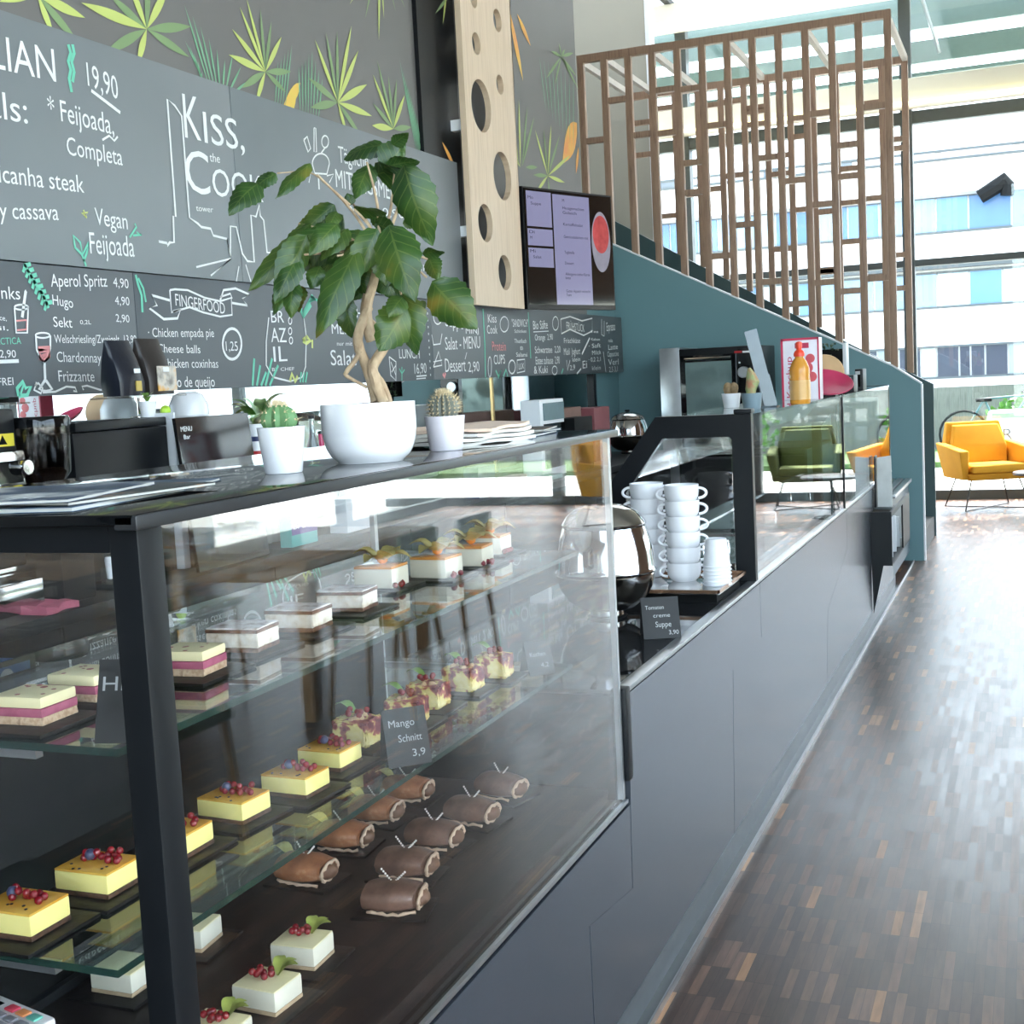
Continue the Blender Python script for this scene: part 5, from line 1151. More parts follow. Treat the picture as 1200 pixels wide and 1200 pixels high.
# towel dispenser, boxes, kettle near the teal wall
t, a_, b2 = kbox('towel_dispenser', 'white and black upright dispenser near the mirror', 'dispenser', 632, 660, 469, -2.6, .12, WHITEP)
t.part('front_panel', MB().box(-2.6, -2.594, a_.y+.05, b2.y-.01, ZK+.05, a_.z-.14), BLKG)
t.part('window', MB().box(-2.6, -2.594, a_.y+.05, b2.y-.01, a_.z-.12, a_.z-.02), mat('grey tint', (120, 140, 146), .2))
kbox('cardboard_box', 'brown cardboard box near the teal wall', 'box', 656, 681, 479, -2.75, .2, mat('brown card', (124, 92, 82), .7))
kbox('red_box', 'dark red box right of the black post', 'box', 696, 714, 478, -2.7, .2, mat('dark red card', (128, 66, 72), .6))
kbox('black_crate', 'low black crate under the boxes', 'crate', 673, 694, 490, -2.55, .12, BLKM)
def kettle(c, r, h, label, name='soup_kettle', lid=True):
    t = Thing(name, label, 'kettle', c, 'stainless soup kettles')
    t.part('heater', MB().lathe([(0, .0), (r*.34, 0), (r*.34, h*.05), (r*.56, h*.075), (r*.78, h*.15), (r*.92, h*.25), (r*.985, h*.36), (r*.975, h*.368), (0, h*.368)], c, 56), mat('dark steel', (172, 168, 162), .12, 1.0))
    t.part('pot', MB().lathe([(r*.9, h*.37), (r*1.0, h*.375), (r*1.015, h*.39), (r*1.0, h*.405), (r*.985, h*.43), (r*.955, h*.55), (r*.9, h*.66), (r*.82, h*.76), (r*.80, h*.765)], c, 56), STEEL)
    t.part('lid', MB().lathe([(r*.82, h*.77), (r*.83, h*.785), (r*.74, h*.85), (r*.58, h*.905), (r*.35, h*.94), (0, h*.955)], c, 56), STEEL)
    t.part('lid_knob', MB().lathe([(0, h*.956), (.012, h*.956), (.02, h*.965), (.016, h), (0, h)], c, 20), BLK)
    t.part('foot_ring', MB().lathe([(r*.36, -.0055), (r*.40, .0), (r*.345, .004)], c, 32), BLKM)
    t.part('handle', MB().tube([c+Vector((-.0, -r*.95, h*.62)), c+Vector((0, -r*1.2, h*.60)), c+Vector((0, -r*1.2, h*.5)), c+Vector((0, -r*.96, h*.47))], .008), BLK)
    t.part('handle', MB().tube([c+Vector((-.0, r*.95, h*.62)), c+Vector((0, r*1.2, h*.60)), c+Vector((0, r*1.2, h*.5)), c+Vector((0, r*.96, h*.47))], .008), BLK)
kettle(Vector((-2.72, ky(736, 505, -2.72), ZK+.006)), .15, kz(736, 480, -2.72)-ZK-.006, 'smaller steel soup kettle on the back counter near the teal wall')
# convection oven against the stair wall
YO = 9.35
o0, o1 = onY(797, 450, YO).x, onY(891, 450, YO).x; oz0, oz1 = .95, onY(840, 407, YO).z
t = Thing('convection_oven', 'black countertop oven with a glass door by the teal wall', 'oven', ((o0+o1)/2, 9.7, .94))
t.part('body', MB().box(o0, o1, YO, 9.95, oz0, oz1, .006), BLK)
w_ = o1-o0
t.part('door_frame', MB().box(o0+.01, o0+w_*.72, YO-.02, YO-.001, oz0+.03, oz1-.05, .004), BLKG)
t.part('door_glass', MB().box(o0+.05, o0+w_*.66, YO-.026, YO-.021, oz0+.08, oz1-.10), mat('grey green oven glass', (120, 140, 138), .06, .3))
t.part('control_panel', MB().box(o0+w_*.74, o1-.01, YO-.012, YO-.001, oz0+.03, oz1-.02), BLKG)
def discy(c, r, th): return MB().lathe([(0, 0), (r, 0), (r, th*.8), (r*.9, th), (0, th)], (0, 0, 0), 24).xf(Matrix.Translation(c) @ Matrix.Rotation(PI/2, 4, 'X'))
kx = onY(872, 436, YO); t.part('knob', discy((kx.x, YO-.012, kx.z), .042, .03), ALU)
for px in (862, 867): k2 = onY(px, 425, YO); t.part('indicator', discy((k2.x, YO-.012, k2.z), .007, .004), WHITEP)
lg = onY(861, 414, YO); t.part('brand_mark', MB().box(lg.x, lg.x+.055, YO-.0145, YO-.0121, lg.z, lg.z+.016), mat('red cap', (176, 30, 36), .4)); t.part('brand_mark', MB().box(lg.x+.06, lg.x+.125, YO-.0145, YO-.0121, lg.z, lg.z+.014), WHITEP)
t.part('door_handle', MB().tube([(o0+.05, YO-.045, oz1-.075), (o0+w_*.66, YO-.045, oz1-.075)], .010).tube([(o0+.06, YO-.02, oz1-.075), (o0+.06, YO-.045, oz1-.075)], .007).tube([(o0+w_*.64, YO-.02, oz1-.075), (o0+w_*.64, YO-.045, oz1-.075)], .007), STEEL)
g0 = onY(773, 450, YO).x
t = Thing('steel_cabinet', 'narrow brushed steel cabinet left of the oven', 'cabinet', ((g0+o0)/2, 9.6, 0)); zc = onY(785, 408, YO).z
t.part('body', MB().box(g0, o0-.004, YO+.02, 9.95, .1, zc, .004), ALU); t.part('foot', MB().box(g0+.02, o0-.02, YO+.05, 9.9, 0, .1), BLKM)
t = Thing('rear_table', 'dark sideboard under the oven along the teal wall', 'sideboard', (-1.9, 9.6, 0))
t.part('top', MB().box(-2.44, -1.0, 9.05, 10.05, .90, .939, .004), BLK) if False else t.part('top', MB().box(o0-.0, -1.42, 9.2, 10.05, .90, .939, .004), BLK)
t.part('carcass', MB().box(o0, -1.42, 9.24, 10.05, .08, .899), BLKM); t.part('door', MB().box(o0+.02, -1.45, 9.22, 9.239, .1, .88), BLK)
# ================================================================ bar: kettle, cups, sneeze guards
kx_ = onY(709, 650, 3.55).x
kettle(Vector((kx_, 3.55, ZBAR+.008)), .148, .345, 'large polished steel soup kettle on the bar top')
ZTR = .84
t = Thing('raised_tray', 'raised copper-edged tray carrying the cups', 'tray', (-1.03, 3.98, ZBAR+.003))
t.part('riser', MB().box(-1.19, -.89, 3.80, 4.13, ZBAR+.003, ZTR-.006), BLKM)
t.part('tray_plate', MB().box(-1.21, -.872, 3.76, 4.15, ZTR-.006, ZTR, .002), STEEL)
mb = MB()
for a_ in ((-1.21, -.872, 3.76, 3.766), (-1.21, -.872, 4.144, 4.15), (-1.21, -1.204, 3.76, 4.15), (-.878, -.872, 3.76, 4.15)): mb.box(*a_, ZTR-.002, ZTR+.008)
t.part('tray_rim', mb, mat('copper rim', (196, 150, 120), .2, .9))
def cup_mesh():
    return MB().lathe([(0, 0), (.035, 0), (.037, .003), (.045, .011), (.0495, .022), (.0510, .036), (.0515, .058), (.0485, .058), (.0475, .034), (.042, .014), (0, .010)], (0, 0, 0), 36), \
        MB().tube([(.049+.024*math.sin(k*PI/10), 0, .030+.016*math.cos(k*PI/10)) for k in range(11)], .0042, 8)
cm, hm = cup_mesh(); _, hm2 = cup_mesh(); hm2.xf(Matrix.Rotation(PI, 4, 'Z'))
for q_ in (cm, hm, hm2): q_.xf(Matrix.Diagonal((1.07, 1.07, 1.03, 1)))
cb0 = onZ(798, 683, ZTR); 
stacks = [((cb0.x, cb0.y+.05), 6, 'right-hand stack'), ((cb0.x-.138, cb0.y+.13), 6, 'left-hand stack, partly behind the kettle')]
proto = None
for (cx, cy), n, wh in stacks:
    for k in range(n):
        lab = 'white soup cup, %s of the %s' % (['lowest', 'second from below', 'third from below', 'fourth from below', 'fifth from below', 'topmost'][k], wh)
        loc = (cx+random.uniform(-.001, .001), cy, ZTR+.0005+k*.0497); rz = .26+random.uniform(-.14, .14)
        if proto is None:
            t = Thing('soup_cup', lab, 'cup', (0, 0, 0), 'stacked white soup cups'); t.part('bowl', cm, WHITE); t.part('handle', hm, WHITE); t.part('handle', hm2, WHITE); proto = t.o
            proto.location = loc; proto.rotation_euler = (0, 0, rz)
        else: clone(proto, loc, rz, lab)
pb = onZ(845, 688, ZTR)
proto = None
for k in range(6):
    lab = 'white paper cup, %s of the upside-down stack' % ['lowest', 'second', 'third', 'fourth', 'fifth', 'topmost'][k]
    loc = (pb.x-.02, pb.y+.04, ZTR+.0005+k*.0115)
    if proto is None:
        t = Thing('paper_cup', lab, 'cup', (0, 0, 0), 'stacked paper cups')
        t.part('cup_wall', MB().lathe([(.043, 0), (.0415, .010), (.032, .088), (.030, .085), (.039, .010), (.041, 0)], (0, 0, 0), 32), WHITEP); t.part('cup_rim', MB().tube([(.043*math.cos(i*PI/16), .043*math.sin(i*PI/16), .003) for i in range(33)], .0028, 6), WHITEP)
        t.part('cup_base', MB().lathe([(0, .084), (.031, .084), (.031, .086), (0, .086)], (0, 0, 0), 32), WHITEP)
        proto = t.o; proto.location = loc
    else: clone(proto, loc, 0, lab)
# sneeze guard
YG = 4.2; ZG = 1.352
t = Thing('sneeze_guard', 'glass sneeze guard with black end frame on the bar', 'sneeze guard', (-1.1, 6.4, ZBAR))
fo = [(XP, ZBAR+.004), (XP, ZG+.006), (-1.172, ZG+.006), (-1.345, 1.13), (-1.345, ZBAR+.004), (-1.285, ZBAR+.004), (-1.285, 1.105), (-1.15, 1.285), (-.925, 1.285), (-.915, 1.275), (-.915, ZBAR+.004)]
def frame(y): return MB().prism(fo, 'y', y, y+.035)
t.part('end_frame', frame(YG), BLK); t.part('end_frame', frame(8.62), BLK)
t.part('end_glass', MB().prism([(-.92, ZBAR+.01), (-.92, 1.282), (-1.152, 1.282), (-1.28, 1.107), (-1.28, ZBAR+.01)], 'y', YG+.012, YG+.018), GL)
t.part('top_shelf', MB().box(-1.172, XP+.002, YG+.035, 8.62, ZG-.006, ZG+.004), [GLS])
t.part('front_glass', MB().box(XP-.010, XP-.002, YG+.036, 6.40, ZBAR+.003, ZG-.007), GL)
t.part('front_glass', MB().box(XP-.010, XP-.002, 6.42, 8.655, ZBAR+.003, ZG-.007), GL)
t.part('divider', MB().box(XP-.016, XP+.003, 6.40, 6.42, ZBAR+.003, ZG+.01), BLK)
t.part('slanted_glass', MB().raw and MB().prism([(-1.172, ZG-.002), (-1.166, ZG-.002), (-1.339, 1.128), (-1.345, 1.13)], 'y', YG+.036, 8.62), GL)
t.part('corner_clamp', MB().box(-.905, XP+.004, YG-.01, YG+.05, ZG+.0065, ZG+.022, .004), BLK)
# warming wells under the guard
for k in range(4):
    y = 4.5+1.0*k; t2 = Thing('food_well', '%s steel food well sunk in the bar behind the glass' % ORD[k], 'food well', (-1.15, y+.4, ZBAR+.003), 'steel food wells')
    t2.part('rim', MB().box(-1.40, -.93, y, y+.02, ZBAR+.003, ZBAR+.018).box(-1.40, -.93, y+.84, y+.86, ZBAR+.003, ZBAR+.018).box(-1.40, -1.38, y+.02, y+.84, ZBAR+.003, ZBAR+.018).box(-.95, -.93, y+.02, y+.84, ZBAR+.003, ZBAR+.018), STEEL)
    t2.part('lid', MB().box(-1.38, -.95, y+.02, y+.84, ZBAR+.004, ZBAR+.012), STEEL)
    t2.part('lid_handle', MB().tube([(-1.2, y+.43, ZBAR+.012), (-1.2, y+.43, ZBAR+.04), (-1.1, y+.43, ZBAR+.04), (-1.1, y+.43, ZBAR+.012)], .006), STEEL)
# things standing on the guard's shelf
ZS = ZG+.0045
def sp_(x, Y): # on the shelf: column x at distance Y
    return onY(x, 470, Y).x
y = 5.0; x = sp_(857, y); c = Vector((x, y, ZS))
t = Thing('potted_cactus', 'brown stubby cactus in a white pot on the sneeze guard', 'cactus', c, 'small potted cacti')
t.part('pot', MB().lathe(pot_profile(.029, .037, .056), c, 32), WHITE); t.part('soil', MB().lathe([(0, .046), (.033, .046)], c), SOIL)
BRC = ramp_mat('brown cactus skin', [(.3, (112, 92, 66)), (.6, (150, 124, 92))], 60, .8, .5)
for dx in (-.012, .012): t.part('cactus_body', MB().ball(c+Vector((dx, 0, .074)), .018, 12, 1.4).jitter(.0012), BRC)
x = sp_(881, 4.75); c = Vector((x, 4.75, ZS))
t = Thing('potted_cactus', 'tall leaning cactus in a grey-blue pot on the sneeze guard', 'cactus', c, 'small potted cacti')
t.part('pot', MB().lathe(pot_profile(.031, .039, .058), c, 32), mat('grey blue ceramic', (118, 136, 146), .4)); t.part('soil', MB().lathe([(0, .05), (.034, .05)], c), SOIL)
t.part('cactus_body', MB().tube([c+Vector((0, 0, .045)), c+Vector((-.003, 0, .07)), c+Vector((.006, 0, .10)), c+Vector((.0, 0, .125)), c+Vector((-.006, 0, .15))], [.014, .020, .025, .018, .006], 12).jitter(.001), ramp_mat('mottled cactus skin', [(.4, (176, 120, 92)), (.55, (150, 158, 110)), (.7, (110, 136, 84))], 30, .7, .4))
# acrylic leaflet stand
y = 4.95; x = sp_(902, y); c = Vector((x, y, ZS))
t = Thing('leaflet_stand', 'leaning clear acrylic leaflet stand on the sneeze guard', 'stand', c)
A = mat('frosted acrylic', (112, 122, 130), .15, trans=.3)
mb = MB().box(-.024, .024, -.004, .0, 0, .30).xf(Matrix.Translation(c) @ Matrix.Rotation(-.22, 4, 'Y') @ Matrix.Rotation(.35, 4, 'Z')); t.part('back_plate', mb, A)
mb = MB().box(-.024, .024, -.03, -.027, 0, .12).xf(Matrix.Translation(c) @ Matrix.Rotation(-.22, 4, 'Y') @ Matrix.Rotation(.35, 4, 'Z')); t.part('front_plate', mb, A)
t.part('foot', MB().box(c.x-.06, c.x+.035, c.y-.05, c.y+.02, ZS, ZS+.004), A)
# sauce bottle
y = 5.15; c = Vector((sp_(938, y), y, ZS))
t = Thing('sauce_bottle', 'orange sauce bottle with a red nozzle cap on the sneeze guard', 'bottle', c)
hb = onY(938, 400, y).z-ZS
t.part('bottle_body', MB().lathe([(0, 0), (.036, 0), (.040, .006), (.040, hb*.40), (.038, hb*.44), (.040, hb*.48), (.038, hb*.58), (.028, hb*.68), (.017, hb*.74), (.017, hb*.76), (0, hb*.76)], c, 36), mat('orange sauce plastic', (226, 156, 62), .2, var=.15, vscale=16, trans=.2))
t.part('cap', MB().lathe([(0, hb*.761), (.021, hb*.761), (.022, hb*.80), (.018, hb*.84), (.010, hb*.87), (.013, hb*.92), (.012, hb*.985), (.006, hb), (0, hb)], c, 28), mat('red orange cap', (226, 70, 44), .35))
t.part('label', MB().lathe([(.0405, hb*.07), (.0405, hb*.38)], c, 36), mat('pale orange label', (232, 184, 110), .3, trans=.3))
# ketchup carton
y = 5.75; xl, xr = onY(916, 430, y).x, onY(960, 430, y).x; zt = onY(938, 396, y).z
t = Thing('display_carton', 'white and red carton with tomato picture behind the sauce bottle', 'carton', ((xl+xr)/2, y, ZS))
t.part('box', MB().box(xl, xr, y, y+.10, ZS, zt, .002), mat('white printed card', (226, 220, 228), .4))
RED = mat('raspberry red', (190, 52, 84), .4)
mb = MB().box(xl-.001, xl+.008, y-.0015, y-.0002, ZS, zt).box(xl, xr, y-.0015, y-.0002, zt-.010, zt).box(xr-.006, xr+.001, y-.0015, y-.0002, ZS, zt).box(xl-.002, xl-.0002, y, y+.1, ZS, zt); t.part('red_border', mb, RED)
mb = MB(); put_text(mb, 'Ketchup', (xl+.045, y-.002, ZS+.012), (0, 0, 1), (-1, 0, 0), (zt-ZS)*.66, .026); t.part('lettering', mb, RED)
t.part('logo_frame', MB().box(xl+.06, xl+.12, y-.0015, y-.0002, zt-.045, zt-.022), RED)
for dx, dz, r in ((.11, .14, .026), (.13, .10, .022), (.125, .18, .02)): t.part('tomato_picture', discy((xl+dx, y-.0002, ZS+dz), r, .0012), mat('tomato red', (206, 84, 92), .4))
# pink tray + plate, black boxes, vase by the far end
y = 6.1; c = Vector((sp_(968, y), y, ZS))
t = Thing('pink_tray', 'pink tray standing tilted behind the ketchup carton', 'tray', c)
mb = MB().lathe([(0, 0), (.10, 0), (.125, .018), (.122, .02), (.098, .004), (0, .004)], (0, 0, 0), 40).xf(Matrix.Translation(c+Vector((0, 0, .055))) @ Matrix.Rotation(.45, 4, 'X') @ Matrix.Rotation(.2, 4, 'Y')); t.part('dish', mb, mat('pink plastic', (196, 60, 96), .4)); t.part('holder', MB().box(c.x-.05, c.x+.05, y-.05, y+.05, ZS, ZS+.02), BLK)
y = 6.35; c = Vector((sp_(966, y), y, ZS))
t = Thing('wooden_plate', 'round wooden plate upright behind the pink tray', 'plate', c)
t.part('disc', MB().lathe([(0, 0), (.095, 0), (.10, .006), (.095, .012), (0, .012)], (0, 0, 0), 40).xf(Matrix.Translation(c+Vector((0, 0, .10))) @ Matrix.Rotation(1.35, 4, 'X')), mat('light wood plate', (204, 166, 122), .5)); t.part('holder', MB().box(c.x-.03, c.x+.03, y-.02, y+.03, ZS, ZS+.012), BLK)
for k, (x0, x1, y, yt, lab) in enumerate([(972, 1001, 6.9, 440, 'black glass-fronted box on the sneeze guard'), (1002, 1027, 7.3, 432, 'second black box, at the far end of the sneeze guard')]):
    xl, xr = onY(x0, 450, y).x, onY(x1, 450, y).x; xr = min(xr, XP-.004); zt = onY((x0+x1)/2, yt, y).z
    t = Thing('black_box', lab, 'box', ((xl+xr)/2, y, ZS), 'black boxes on the sneeze guard')
    t.part('box', MB().box(xl, xr, y, y+.16, ZS, zt, .004), BLK); t.part('front_pane', MB().box(xl+.015, xr-.015, y-.003, y-.0005, ZS+.02, zt-.02), SMOKE)
    t.part('clip', MB().box(xr-.04, xr-.015, y-.006, y-.0005, zt-.03, zt-.012), ALU)
y = 9.2; c0 = onY(970, 425, y); c = Vector((c0.x-.0, 9.45, .94))
t = Thing('wall_planter', 'dark planter with trailing leaves and white edge by the teal wall', 'planter', c); zt = onY(970, 403, 9.45).z; zb_ = onY(970, 440, 9.45).z
t.part('pole', MB().box(c.x-.02, c.x+.02, 9.43, 9.47, .94, zb_), BLK); t.part('box', MB().box(c.x-.09, c.x+.08, 9.38, 9.5, zb_, zt-.04, .004), BLKM); t.part('white_edge', MB().box(c.x+.081, c.x+.105, 9.37, 9.51, zb_, zt, .002), WHITEP)
mb = MB(); rr = random.Random(9)
for k in range(40):
    p = Vector((c.x+rr.uniform(-.09, .08), 9.375, rr.uniform(zb_, zt))); vs, fs = leafmesh(p, (rr.uniform(-.03, .03), -.03, rr.uniform(-.04, .03)), .03); mb.raw(vs, fs)
t.part('trailing_leaves', mb, mat('dark leaves', (50, 74, 48), .5, var=.5, vscale=40))
# ================================================================ far end of the counter
YR = 7.46
t = Thing('brochure_rack', 'dark brochure rack hung on the far end of the counter', 'rack', (-.79, 8.0, .36))
xr = onY(1045, 620, YR).x; zr0, zr1 = onY(1033, 663, YR).z, onY(1045, 600, YR).z
t.part('side_plate', MB().box(XP+.001, xr, YR, YR+.012, zr0, zr1), BLK)
t.part('pointed_plate', MB().prism([(XP+.001, zr0), (XP+.065, zr0), (XP+.006, .085)], 'y', YR, YR+.012), BLK)
t.part('back_plate', MB().box(XP+.0005, XP+.006, YR+.013, 8.6, zr0, zr1), BLKM)
t.part('front_rail', MB().box(xr-.012, xr, YR+.012, 8.6, zr1-.03, zr1), DKGREY)
t.part('front_plate', MB().box(xr-.010, xr, 8.15, 8.6, zr0, zr1-.03), BLK)
t.part('base_plate', MB().box(XP+.006, xr, YR+.012, 8.6, zr0, zr0+.008), BLK)
for k in range(3):
    y = 7.75+.22*k; mb = MB().box(-.035, .035, -.004, .004, 0, .25-.03*k).xf(Matrix.Translation((-.795, y, zr0+.009)) @ Matrix.Rotation(.10, 4, 'X'))
    single('brochure', mb, WHITEP, '%s white brochure leaning in the dark rack' % ['nearest', 'middle', 'farthest'][k], 'brochure', (-.795, y, zr0+.009), 'brochures in the rack')
y = 7.9; p0 = onX(1046, 596, -.83)
t = Thing('menu_holder', 'upright clear menu holder with dark edge on the counter end', 'menu holder', (-.80, p0.y, zr1))
zt = onX(1050, 522, -.81).z
t.part('edge', MB().box(XP+.006, XP+.016, 7.62, 7.72, zr1+.008, zt, .002), BLK); t.part('sheet', MB().prism([(-.830, zr1+.008), (-.748, zr1+.008), (-.752, zt), (-.830, zt-.01)], 'y', 7.66, 7.672), mat('pale menu sheet', (190, 192, 190), .3, var=.3, vscale=12))
t.part('foot', MB().box(-.846, -.745, 7.6, 7.75, zr1+.0005, zr1+.008), DKGREY)
t = Thing('tray_station', 'low teal and grey tray station between the bar and the stair wall', 'cabinet', (-.95, 9.3, 0))
t.part('cabinet', MB().box(-1.4, -.86, 8.75, 10.02, .085, .60), mat('grey blue panel', (78, 92, 102), .35))
for k in range(3): t.part('tray_rail', MB().box(-1.0+.06*k, -.955+.06*k, 8.76, 10.0, .61+.0*k, .635, .004), ALU)
t.part('rear_panel', MB().box(-1.4, -1.36, 8.75, 10.02, .60, .95), TEAL)
t.part('end_support', MB().box(-1.1, -.86, 8.75, 8.77, .6, .61).box(-1.1, -.86, 10.0, 10.02, .6, .61), DKGREY)
# card terminal on a dark ledge, lower left corner
pt = onZ(20, 1190, .62)
t = Thing('cash_ledge', 'dark ledge at the near end of the pastry case', 'ledge', (-1.3, .55, 0))
t.part('top', MB().box(-1.7, -1.02, .42, 1.02, .66, .69, .004), BLK); t.part('pedestal', MB().box(-1.6, -1.12, .55, .95, 0, .66), BLKM)
c0 = onZ(0, 1165, .72); c1 = onZ(85, 1200, .72); dd = (c1-c0); rz = math.atan2(dd.y, dd.x)
t = Thing('card_terminal', 'white card terminal with coloured keys in the lower left corner', 'card terminal', (0, 0, 0)); t.o.location = (c0.x, c0.y, .691); t.o.rotation_euler = (0, 0, rz)
t.part('body', MB().box(-.05, .125, -.075, 0, 0, .029, .005), mat('ivory plastic', (232, 224, 222), .4, var=.02))
t.part('display', MB().box(-.04, .03, -.06, -.012, .029, .0295), BLKG)
for k, m in enumerate((mat('red key', (220, 70, 90), .4), mat('orange key', (240, 150, 90), .4), mat('teal key', (110, 190, 170), .4))):
    t.part('key', MB().box(.046+.024*k, .065+.024*k, -.024, -.010, .029, .0325, .002), m)
for r in range(3):
    for k in range(3): t.part('key', MB().box(.046+.024*k, .065+.024*k, -.042-.016*r, -.030-.016*r, .029, .0325, .002), mat('grey key', (150, 146, 150), .5))
# ================================================================ lounge at the window and dining area
def armchair(label, c, rz, fab, grp=None):
    t = Thing('armchair', label, 'armchair', (0, 0, 0), grp); t.o.location = c; t.o.rotation_euler = (0, 0, rz)
    # local: faces -Y, width along X
    W2, D = .36, .70
    def loft(secs, n=None):
        mb = MB(); prev = None
        for ring in secs:
            r_ = [mb.bm.verts.new(p) for p in ring]
            if prev:
                for i in range(len(r_)): mb.bm.faces.new((prev[i], prev[(i+1) % len(r_)], r_[(i+1) % len(r_)], r_[i]))
            else: mb.bm.faces.new(r_[::-1])
            prev = r_
        mb.bm.faces.new(prev); bmesh.ops.recalc_face_normals(mb.bm, faces=mb.bm.faces[:])
        bmesh.ops.bevel(mb.bm, geom=mb.bm.edges[:], offset=.018, segments=3, affect='EDGES', profile=.6, clamp_overlap=True)
        return mb
    def q(x0, x1, y0, y1, z): return [(x0, y0, z), (x1, y0, z), (x1, y1, z), (x0, y1, z)]
    t.part('seat_shell', loft([q(-.27, .27, -.26, .24, .30), q(-.31, .31, -.30, .29, .37)]), fab)
    t.part('seat_cushion', loft([q(-.27, .27, -.325, .22, .375), q(-.28, .28, -.335, .22, .41), q(-.27, .27, -.325, .22, .455)]), fab)
    t.part('backrest', loft([q(-.30, .30, .22, .31, .37), q(-.32, .32, .27, .38, .62), q(-.27, .27, .33, .41, .86)]), fab)
    t.part('back_cushion', loft([q(-.27, .27, .14, .23, .45), q(-.28, .28, .17, .28, .62), q(-.23, .23, .26, .34, .83)]), fab)
    for s in (-1, 1):
        t.part('armrest', loft([[(s*.28, -.24, .31), (s*.34, -.25, .31), (s*.34, .28, .31), (s*.28, .26, .31)], [(s*.30, -.31, .60), (s*.40, -.32, .60), (s*.40, .33, .66), (s*.31, .32, .66)]]), fab)
    wire = mat('thin dark wire', (60, 58, 56), .3, .8)
    for s in (-1, 1):
        for f_ in (-1, 1): t.part('leg', MB().tube([(s*.24, f_*.20, .30), (s*.33, f_*.27, .006)], .0075, 8), wire)
    t.part('base_wire', MB().tube([(-.33, -.27, .008), (.33, .27, .008)], .006, 8).tube([(.33, -.27, .010), (-.33, .27, .010)], .006, 8), wire)
    return t
YEL = mat('mustard velvet', (214, 156, 50), .85, var=.10, vscale=8, spec=.2); GRN = mat('olive green fabric', (104, 114, 70), .85, var=.10, vscale=8, spec=.2)
ya = onZ(1150, 592, 0)
armchair('mustard yellow armchair with wire legs by the far glass front', Vector((-.42, 13.72, 0)), .42, YEL, 'lounge armchairs')
armchair('olive green armchair by the far glass front, seen mirrored in the guard glass', Vector((.52, 13.85, 0)), -.12, GRN, 'lounge armchairs')
armchair('second mustard armchair beside the right-hand windows', Vector((2.2, 12.6, 0)), -1.4, YEL, 'lounge armchairs')
def pedestal(label, c, r, h, grp):
    c = Vector(c); t = Thing('side_table', label, 'table', c, grp)
    t.part('tabletop', MB().lathe([(0, h-.025), (r, h-.025), (r+.005, h-.012), (r, h), (0, h)], c, 40), mat('dark table top', (70, 66, 62), .3))
    t.part('stem', MB().tube([c+Vector((0, 0, .02)), c+Vector((0, 0, h-.025))], .02), BLKM); t.part('foot', MB().lathe([(0, 0), (.19, 0), (.18, .012), (.03, .022), (0, .022)], c, 32), BLKM)
pedestal('round dark side table in front of the armchairs', (.13, 12.95, 0), .30, .42, 'round side tables')
pedestal('round dark side table by the right-hand armchair', (1.5, 12.4, 0), .30, .45, 'round side tables')
# tall pot plant beside the lounge
c = Vector((1.35, 11.6, 0)); t = Thing('floor_plant', 'tall leafy floor plant in a dark pot beside the lounge', 'potted plant', c)
t.part('pot', MB().lathe([(0, 0), (.16, 0), (.2, .38), (.18, .38), (.17, .34), (0, .34)], c, 32), DKGREY)
mb = MB(); rr = random.Random(2)
for k in range(60):
    a_ = rr.uniform(0, 6.28); p = c+Vector((0, 0, .4+rr.random()*.9)); vs, fs = leafmesh(p, (rr.uniform(.15, .4)*math.cos(a_), rr.uniform(.15, .4)*math.sin(a_), rr.uniform(-.05, .25)), .14); mb.raw(vs, fs)
t.part('foliage', mb, LEAFM); t.part('stem', MB().tube([c+Vector((0, 0, .34)), c+Vector((.02, 0, 1.3))], .02), mat('bark', (92, 76, 60), .9))
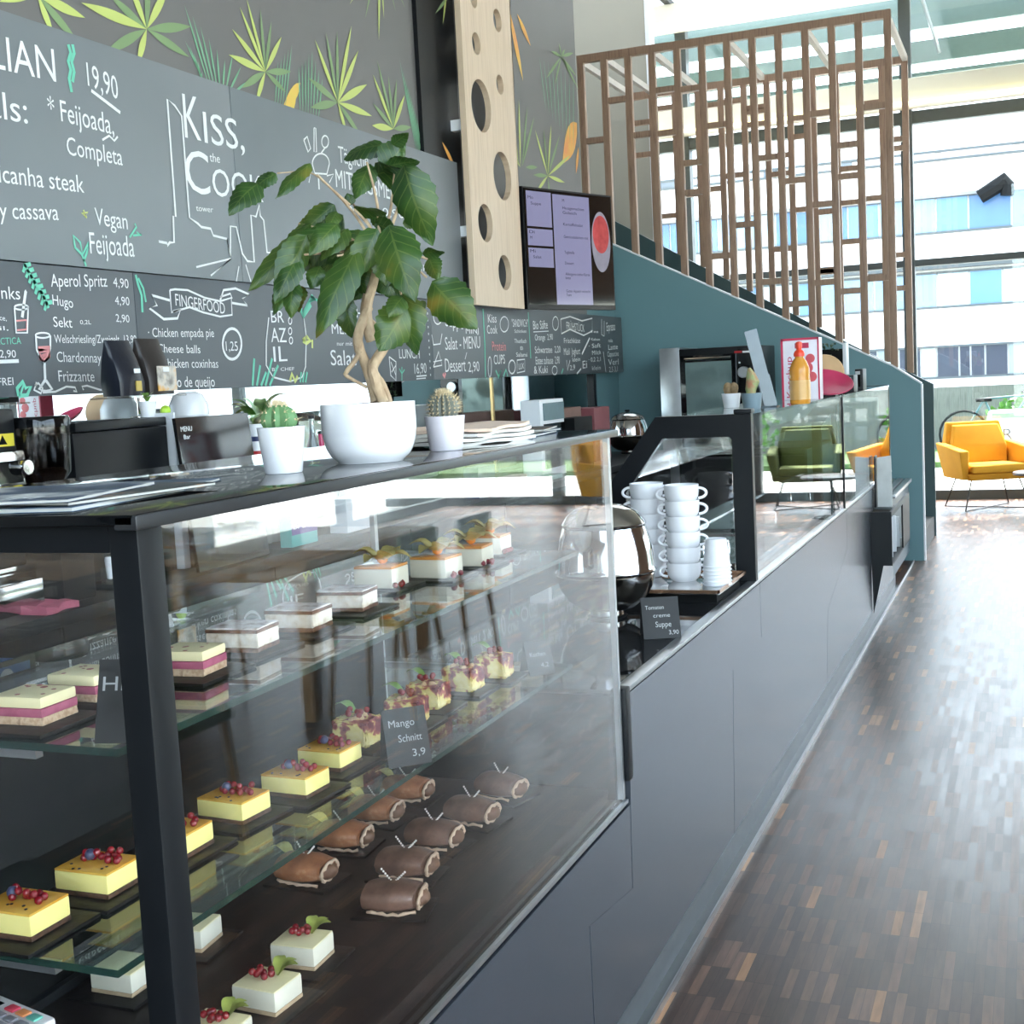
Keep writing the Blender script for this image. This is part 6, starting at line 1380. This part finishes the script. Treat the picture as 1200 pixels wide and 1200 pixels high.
# dining tables and chairs in the room beside the counter
def dining_table(c, w, l, label):
    c = Vector(c); t = Thing('dining_table', label, 'table', c, 'oak dining tables')
    t.part('tabletop', MB().box(c.x-w/2, c.x+w/2, c.y-l/2, c.y+l/2, .72, .75, .004), TABW)
    for sx in (-1, 1):
        for sy_ in (-1, 1): t.part('leg', MB().box(c.x+sx*(w/2-.06)-.03, c.x+sx*(w/2-.06)+.03, c.y+sy_*(l/2-.06)-.03, c.y+sy_*(l/2-.06)+.03, 0, .72, .003), TABW)
    t.part('apron', MB().box(c.x-w/2+.07, c.x+w/2-.07, c.y-l/2+.05, c.y+l/2-.05, .64, .72), TABW)
def dining_chair(c, rz, m, label):
    t = Thing('dining_chair', label, 'chair', (0, 0, 0), 'dining chairs'); t.o.location = c; t.o.rotation_euler = (0, 0, rz)
    t.part('seat', MB().box(-.21, .21, -.21, .21, .43, .465, .012), m); t.part('backrest', MB().box(-.20, .20, .19, .215, .56, .84, .01), m)
    for sx in (-1, 1):
        t.part('leg', MB().tube([(sx*.17, -.17, .43), (sx*.19, -.20, 0)], [.016, .011]), TABW); t.part('leg', MB().tube([(sx*.17, .19, .80), (sx*.17, .19, .44), (sx*.19, .23, 0)], [.012, .016, .011]), TABW)
dining_table((1.55, 3.0, 0), .8, 1.3, 'oak dining table facing the pastry case'); dining_table((1.7, 5.6, 0), .8, 1.3, 'oak dining table facing the soup bar')
dining_table((3.6, 4.2, 0), .8, 1.6, 'oak dining table by the right-hand windows')
GRC = mat('grey chair shell', (176, 182, 186), .5); OLV = mat('olive chair shell', (92, 104, 62), .6)
for k, (x, y, rz, m, lab) in enumerate([(.98, 2.7, PI/2, GRC, 'pale grey chair on the counter side of the near oak table'), (.98, 3.35, PI/2, OLV, 'olive chair on the counter side of the near oak table'), (2.15, 2.8, -PI/2, GRC, 'pale grey chair on the far side of the near oak table'), (2.15, 3.4, -PI/2, GRC, 'second pale grey chair on the far side of the near oak table'), (1.12, 5.3, PI/2, OLV, 'olive chair on the counter side of the farther oak table'), (1.12, 5.95, PI/2, GRC, 'pale grey chair on the counter side of the farther oak table'), (2.3, 5.4, -PI/2, OLV, 'olive chair on the window side of the farther oak table'), (3.0, 4.3, PI/2, GRC, 'pale grey chair at the window table')]):
    dining_chair(Vector((x, y, 0)), rz, m, lab)
